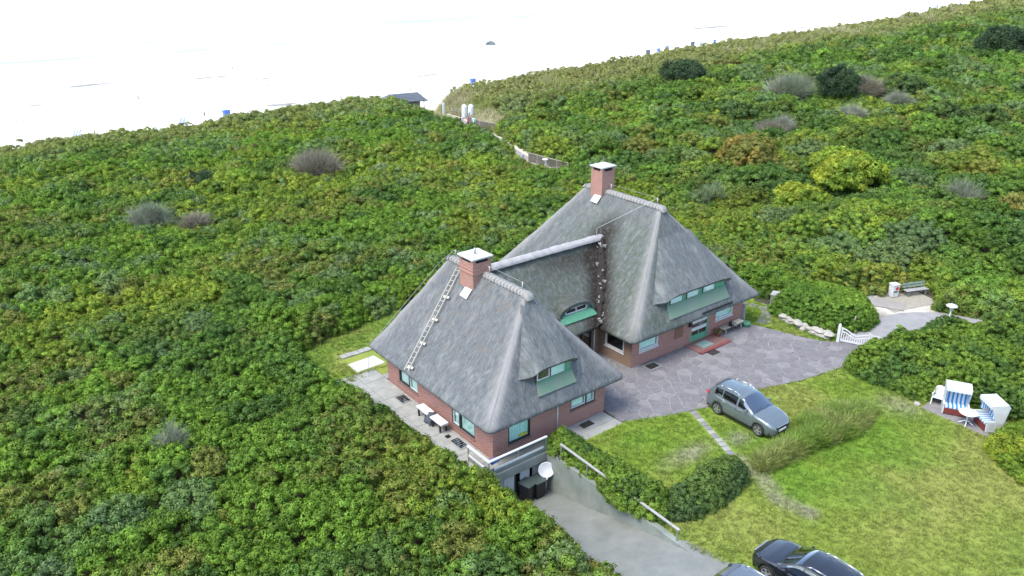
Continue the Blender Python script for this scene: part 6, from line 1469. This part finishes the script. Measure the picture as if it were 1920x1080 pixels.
# ------------------------------------------------------------------ top of the beach path
def fence(label, pts, h, slat=True, board=.16):
    x0, y0 = pts[0]; z0 = H1(x0, y0); t = thing('path_fence', label, 'fence', (x0, y0, z0), 0, 'fences along the beach path'); Q = []
    for (a, b) in zip(pts[:-1], pts[1:]):
        n = max(1, int(math.dist(a, b) / 1.6)); Q += [(a[0] + (b[0] - a[0]) * k / n, a[1] + (b[1] - a[1]) * k / n) for k in range(n)]
    Q.append(pts[-1]); Q = [Vector((x - x0, y - y0, H1(x, y) - z0)) for x, y in Q]
    for p in Q: MB().bar(p - Vector((0, 0, .1)), p + Vector((0, 0, h + .06)), .09, .09).build('post', MAT['wood'], t)
    for a, b in zip(Q[:-1], Q[1:]):
        MB().bar(a + Vector((0, 0, h)), b + Vector((0, 0, h)), .12, .06).build('rail', MAT['wood'], t)
        if slat:
            n = max(2, int((b - a).length / board))
            for k in range(n): p = a.lerp(b, (k + .5) / n); MB().bar(p + Vector((0, 0, .06)), p + Vector((0, 0, h - .04)), .11, .025, (b - a)).build('slat', MAT['wood'], t)
        else:
            for zz in (.35, .68): MB().bar(a + Vector((0, 0, zz * h)), b + Vector((0, 0, zz * h)), .05, .09).build('mid_rail', MAT['wood'], t)
    return t
fence('grey slatted fence beside the beach path lamp behind the roof', [(39.5, 46.2), (39.6, 43), (39.9, 39.6)], 1.05)
fence('grey slatted fence along the right side of the path near the beach people', [(47.0, 62.0), (46.6, 66.0), (48.2, 71.2), (50.2, 73.8)], 1.2)
fence('wooden post and rail fence at the head of the beach stairs', [(50.6, 75.4), (52.2, 79.5), (53.8, 84.5)], 1.1, False)
wg = thing('tilted_sign', 'tilted white panel at the start of the slatted path fence', 'panel', (38.0, 45.6, H1(38.0, 45.6)), .6)
MB().bar((0, 0, 0), (0, 0, 1.0), .07, .07).build('post', MAT['white'], wg); MB().box(-.1, -.03, .55, .75, .03, 1.1).build('board', MAT['white'], wg, bevel=.01)
tag(MB().box(-.14, -.14, -.3, .14, .14, 2.5).build('white_post', MAT['white'], loc=(48.6, 78.4, H1(48.6, 78.4)), bevel=.01), 'tall plain white post at the beach stairs', 'post')
for k, (x_, y_) in enumerate(((50.2, 75.1), (51.0, 74.5))):
    mb = MB(); prof = []
    for j in range(17):
        u = j / 16; prof.append((.42 * min(1, (u / .10) ** .5 if u < .10 else 1) * (1 if u < .8 else math.sqrt(max(0.02, 1 - ((u - .8) / .2) ** 2))), u * 2.35))
    vs = [(s * w_, d_ * (1 - abs(2 * z_ / 2.35 - 1) ** 4) * 1.0, z_) for d_ in (-.06, .06) for s in (-1, 1) for w_, z_ in prof]
    n = 17; mb.add(vs, [(j, j + 1, n + j + 1, n + j) for j in range(n - 1)] + [(2 * n + j, 3 * n + j, 3 * n + j + 1, 2 * n + j + 1) for j in range(n - 1)] + [(j, 2 * n + j, 2 * n + j + 1, j + 1) for j in range(n - 1)] + [(n + j, n + j + 1, 3 * n + j + 1, 3 * n + j) for j in range(n - 1)])
    tag(mb.build('upright_board', MAT['white_plastic'], smooth=True, loc=(x_, y_, H1(x_, y_) - .05)), ('left one of two tall white upright boards at the beach stairs', 'right one of two tall white upright boards at the beach stairs')[k], 'board', 'upright boards at the stairs').rotation_euler = (0, 0, R(-38))  # plain tall board with rounded top, its use left open
ki = thing('beach_kiosk', 'small wooden hut with dark tiled roof half hidden behind the left dune', 'hut', (47.5, 88.5, H1(47.5, 88.5) - .6), R(-10))
MB().box(-2.6, -1.6, 0, 2.2, 1.6, 1.9).build('wall', MAT['wood'], ki)
for (x_, y_) in ((2.9, -1.5), (2.9, 1.5), (-2.7, -1.5), (-2.7, 1.5)): MB().bar((x_, y_, 0), (x_, y_, 2.0), .12, .12).build('post', MAT['wood'], ki)
MAT['roof_tile'] = plain('dark_roof_tile', (.115, .13, .15), (.075, .085, .10), .65)
for s in (-1, 1):
    rf = MB().add([(-3.3, s * 2.2, 1.95), (3.3, s * 2.2, 1.95), (2.4, 0, 3.0), (-2.4, 0, 3.0), (-3.3, s * 2.2, 1.85), (3.3, s * 2.2, 1.85), (2.4, 0, 2.9), (-2.4, 0, 2.9)], [(0, 1, 2, 3), (7, 6, 5, 4), (0, 4, 5, 1), (1, 5, 6, 2), (2, 6, 7, 3), (3, 7, 4, 0)]).build('roof', MAT['roof_tile'], ki)
    for k in range(6): t = (k + .3) / 6; MB().bar((-3.3 + .9 * t, s * 2.2 * (1 - t), 1.98 + 1.05 * t), (3.3 - .9 * t, s * 2.2 * (1 - t), 1.98 + 1.05 * t), .30, .05, Vector((0, s * .43, .9))).build('tile_row', MAT['roof_tile'], rf)
for s in (-1, 1): MB().add([(s * 3.3, -2.2, 1.94), (s * 3.3, 2.2, 1.94), (s * 2.4, 0, 2.99)], [(0, 1, 2)]).build('roof_end', MAT['roof_tile'], ki)

# ------------------------------------------------------------------ people
def person_mesh(pose, shirt, shorts, hair, skin=(.50, .33, .24)):
    J = {'pel': (0, 0, .93), 'ch': (0, .0, 1.25), 'nk': (0, 0, 1.48), 'hd': (0, -.02, 1.62), 'tp': (0, -.01, 1.73)}
    if pose == 'stand': L = dict(kl=(.10, -.01, .50), fl=(.11, .02, .06), tl=(.12, -.14, .03), kr=(-.10, -.02, .50), fr=(-.11, .02, .06), tr=(-.12, -.14, .03), el=(.25, .03, 1.13), hl=(.24, -.06, .86), er=(-.25, .03, 1.13), hr=(-.24, -.06, .86))
    elif pose == 'walk': L = dict(kl=(.10, -.16, .52), fl=(.11, -.22, .07), tl=(.12, -.38, .05), kr=(-.10, .06, .50), fr=(-.11, .34, .12), tr=(-.12, .22, .03), el=(.25, .14, 1.15), hl=(.25, .08, .88), er=(-.25, -.08, 1.14), hr=(-.24, -.26, .94))
    elif pose == 'bend':
        J = {'pel': (0, .1, .90), 'ch': (0, -.12, 1.13), 'nk': (0, -.28, 1.28), 'hd': (0, -.40, 1.34), 'tp': (0, -.47, 1.42)}
        L = dict(kl=(.11, .02, .50), fl=(.12, .08, .06), tl=(.13, -.08, .03), kr=(-.11, -.06, .50), fr=(-.12, .04, .06), tr=(-.13, -.12, .03), el=(.24, -.30, .98), hl=(.20, -.42, .72), er=(-.24, -.30, .98), hr=(-.20, -.45, .74))
    else:
        J = {'pel': (0, .1, .14), 'ch': (0, .18, .45), 'nk': (0, .16, .68), 'hd': (0, .12, .82), 'tp': (0, .12, .93)}
        L = dict(kl=(.14, -.30, .42), fl=(.14, -.52, .06), tl=(.14, -.66, .06), kr=(-.14, -.30, .42), fr=(-.14, -.52, .06), tr=(-.14, -.66, .06), el=(.27, .05, .42), hl=(.20, -.18, .40), er=(-.27, .05, .42), hr=(-.20, -.18, .40))
    J.update(L); ch = Vector(J['ch']); nk = Vector(J['nk'])
    for s, k in ((1, 'l'), (-1, 'r')):
        sh = ch.lerp(nk, .75); J['s' + k] = (s * .18, sh.y, sh.z); pe = Vector(J['pel']); J['p' + k] = (s * .095, pe.y, pe.z - .06)
        J['h2' + k] = tuple(Vector(J['h' + k]) + (Vector(J['h' + k]) - Vector(J['e' + k])).normalized() * .12)
    names = list(J); ix = {n: i for i, n in enumerate(names)}
    E_ = [('pel', 'ch'), ('ch', 'nk'), ('nk', 'hd'), ('hd', 'tp')]
    for k in 'lr': E_ += [('pel', 'p' + k), ('p' + k, 'k' + k), ('k' + k, 'f' + k), ('f' + k, 't' + k), ('ch', 's' + k), ('s' + k, 'e' + k), ('e' + k, 'h' + k), ('h' + k, 'h2' + k)]
    rad = {'pel': .145, 'ch': .155, 'nk': .06, 'hd': .095, 'tp': .07}
    for k in 'lr': rad.update({'p' + k: .10, 'k' + k: .062, 'f' + k: .045, 't' + k: .035, 's' + k: .07, 'e' + k: .045, 'h' + k: .032, 'h2' + k: .03})
    me = bpy.data.meshes.new('person'); me.from_pydata([J[n] for n in names], [(ix[a], ix[b]) for a, b in E_], [])
    o = bpy.data.objects.new('person_shape', me); COL.objects.link(o); sk = o.modifiers.new('skin', 'SKIN')
    for i, n in enumerate(names): me.skin_vertices[0].data[i].radius = (rad[n], rad[n] * (.72 if n in ('pel', 'ch') else 1)); me.skin_vertices[0].data[i].use_root = (n == 'pel')
    sb = o.modifiers.new('sub', 'SUBSURF'); sb.levels = 1; sb.render_levels = 1
    bpy.context.view_layer.update(); dg = bpy.context.evaluated_depsgraph_get(); m2 = bpy.data.meshes.new_from_object(o.evaluated_get(dg)); bpy.data.objects.remove(o)
    m2.materials.clear()
    for nm, c in (('skin', skin), ('shirt', shirt), ('shorts', shorts), ('hair', hair)): m2.materials.append(plain('person_' + nm, c, None, .8))
    hd, pe, cz = Vector(J['hd']), Vector(J['pel']), ch
    ax = (nk - pe).normalized(); 
    for p in m2.polygons:
        c = p.center; a = (c - pe).dot(ax); lat = abs(c.x); p.use_smooth = True
        if (c - hd).length < .2 and a > (nk - pe).length - .02: p.material_index = 3 if (c.z > hd.z + .035 or c.y > hd.y + .045) else 0
        elif -.02 < a < (nk - pe).length - .03 and lat < .24 and (c - pe).cross(ax).length < .26: p.material_index = 1
        elif a <= -.02 and (c - pe).length < .36 and lat < .25: p.material_index = 2
    return m2
def person(label, me, x, y, z, rz, group=None):
    o = link('person', me); o.location = (x, y, z); o.rotation_euler = (0, 0, rz); return tag(o, label, 'person', group)
pz_ = lambda x, y: H1(x, y) + .05
PM = [person_mesh('walk', (.62, .05, .16), (.06, .06, .09), (.10, .06, .04)), person_mesh('stand', (.55, .80, .68), (.10, .30, .16), (.22, .15, .07)), person_mesh('walk', (.05, .05, .06), (.04, .05, .08), (.04, .03, .02))]
person('person in a pink red top walking on the path to the beach', PM[0], 45.6, 67.6, pz_(45.6, 67.6), R(200))
person('person in a pale green top standing on the path beside the slatted fence', PM[1], 46.35, 67.2, pz_(46.35, 67.2), R(150))
person('person in dark clothes on the beach path left of the pink one', PM[2], 45.0, 68.6, pz_(45.0, 68.6), R(190))
BM_ = [person_mesh('stand', (.12, .13, .16), (.05, .06, .10), (.08, .05, .03)), person_mesh('walk', (.45, .30, .22), (.10, .05, .05), (.10, .06, .03)), person_mesh('bend', (.50, .33, .24), (.05, .05, .06), (.06, .04, .03)), person_mesh('sit', (.30, .12, .10), (.05, .05, .09), (.10, .06, .03)), person_mesh('stand', (.40, .38, .36), (.20, .10, .08), (.12, .08, .04))]
BP = [
 (17.1, 158.8, 2, 200, 'person bending over on the sand beyond the left dune'), (39.0, 166.5, 0, 30, 'dark clothed person on the beach between the striped and the blue basket'),
 (68.7, 202, 1, 110, 'person striding over the sand in the left half of the beach'), (75.2, 248, 0, 10, 'lone standing person far out on the left of the beach'),
 (87.7, 219.5, 3, 60, 'person sitting on the sand in the middle of the beach'), (74.9, 168, 4, 20, 'standing person just above the dune left of the hut'),
 (81.4, 168.1, 3, 50, 'person sitting just above the dune next to the hut'), (125.3, 243, 0, 15, 'left one of two dark standing people near the water'),
 (131.2, 242.3, 0, 80, 'right one of two dark standing people near the water'), (98.3, 172, 3, 40, 'person sitting behind the hut roof'),
 (119.6, 168.3, 4, 20, 'standing person right of the dark blue basket at the path gap'), (121.2, 167.6, 3, 0, 'person sitting right of the dark blue basket at the path gap'),
 (229, 286, 0, 0, 'lone dark standing person near the water right of the beach shelter'), (213.4, 227, 3, 0, 'person sitting alone above the crest of the right dune'),
 (360.5, 293.4, 4, 0, 'left one of the pair standing at the water far right'), (362.6, 292, 4, 40, 'right one of the pair standing at the water far right'),
 (393, 235, 0, 0, 'left one of the pair standing above the upper right crest'), (408, 242, 4, 0, 'right one of the pair standing above the upper right crest'),
 (34.5, 206.5, 3, 30, 'person lying back on the sand at the far left of the beach'), (14.0, 160.5, 0, 60, 'person beside the small striped basket at the left end'), (555, 256, 0, 0, 'standing person near the far right baskets'), (640, 268, 1, 0, 'person walking at the farthest right end of the beach')]
for x_, y_, k, rz_, lb in BP: person(lb, BM_[k], x_, y_, beach_z(x_, y_) - .01, R(rz_), 'people on the beach')
# far beach baskets
bl = plain('blue_basket', (.06, .14, .42), (.05, .1, .33), .7); MAT['stripe_far'] = stripe_mat('far_stripe', 0, .24, (.12, .16, .45), (.80, .82, .84)); drk = plain('dark_basket', (.10, .11, .15), None, .7)
FB = [(10.8, 160.8, 160, 2, 'small striped beach basket at the far left end of the beach'), (32.3, 161.3, 170, 2, 'striped beach basket seen from behind above the left dune'), (43.0, 163.3, 200, 0, 'bright blue beach basket just above the left dune crest'),
      (117.7, 169.2, 190, 0, 'dark blue beach basket above the gap of the beach path'), (203, 187, 200, 2, 'leftmost beach basket above the right dune crest'), (214.8, 191, 150, 1, 'dark low beach basket second from left above the right crest'),
      (220.4, 191, 210, 0, 'blue beach basket third from left above the right crest'), (228.5, 194, 200, 0, 'blue beach basket fourth from left above the right crest'), (251.6, 200.6, 160, 1, 'dark beach basket fifth from left above the right crest'),
      (257.5, 201.3, 170, 2, 'pale striped beach basket sixth from left above the right crest'), (265.4, 200.4, 210, 0, 'blue beach basket seventh from left above the right crest'), (500, 252, 200, 2, 'first beach basket of the far right group'),
      (567, 258.5, 180, 1, 'dark beach basket in the far right group'), (585, 262, 200, 0, 'blue beach basket in the far right group'), (614, 267, 190, 2, 'striped beach basket in the far right group'), (628, 266, 200, 0, 'second blue beach basket in the far right group'), (656, 268, 180, 2, 'last beach basket at the farthest right')]
protos = {}
for x_, y_, a_, kd, lb in FB:
    if kd not in protos:
        o = basket(lb, (0, 0, 0), 0, (bl, drk, MAT['stripe_far'])[kd], (bl, drk, MAT['stripe'])[kd], MAT['redbrown']); protos[kd] = o
    else: o = copy_tree(protos[kd])
    o.location = (x_, y_, beach_z(x_, y_) - .02); o.rotation_euler = (0, 0, R(a_)); o.scale = (1.25, 1.25, 1.2); tag(o, lb, 'beach basket', 'beach baskets far down on the sand')
tn_ = thing('beach_shelter', 'low grey half dome beach shelter near the water', 'beach shelter', (192.2, 261.4, beach_z(192.2, 261.4)), R(-40))
mb = MB(); n1, n2 = 14, 8; vs = []
for i in range(n1 + 1):
    for j in range(n2 + 1):
        a = math.pi * i / n1; b = math.pi / 2 * j / n2; vs.append((2.3 * math.cos(a), 1.9 * math.sin(a) * math.cos(b), 1.7 * math.sin(a) * math.sin(b)))
mb.add(vs, [(i * (n2 + 1) + j, i * (n2 + 1) + j + 1, (i + 1) * (n2 + 1) + j + 1, (i + 1) * (n2 + 1) + j) for i in range(n1) for j in range(n2)]); mb.build('canopy', plain('shelter_cloth', (.62, .68, .65), (.40, .46, .43), .8), tn_, smooth=True)
MB().box(-2.2, -.9, 0, 2.2, 1.6, .04).build('groundsheet', drk, tn_)
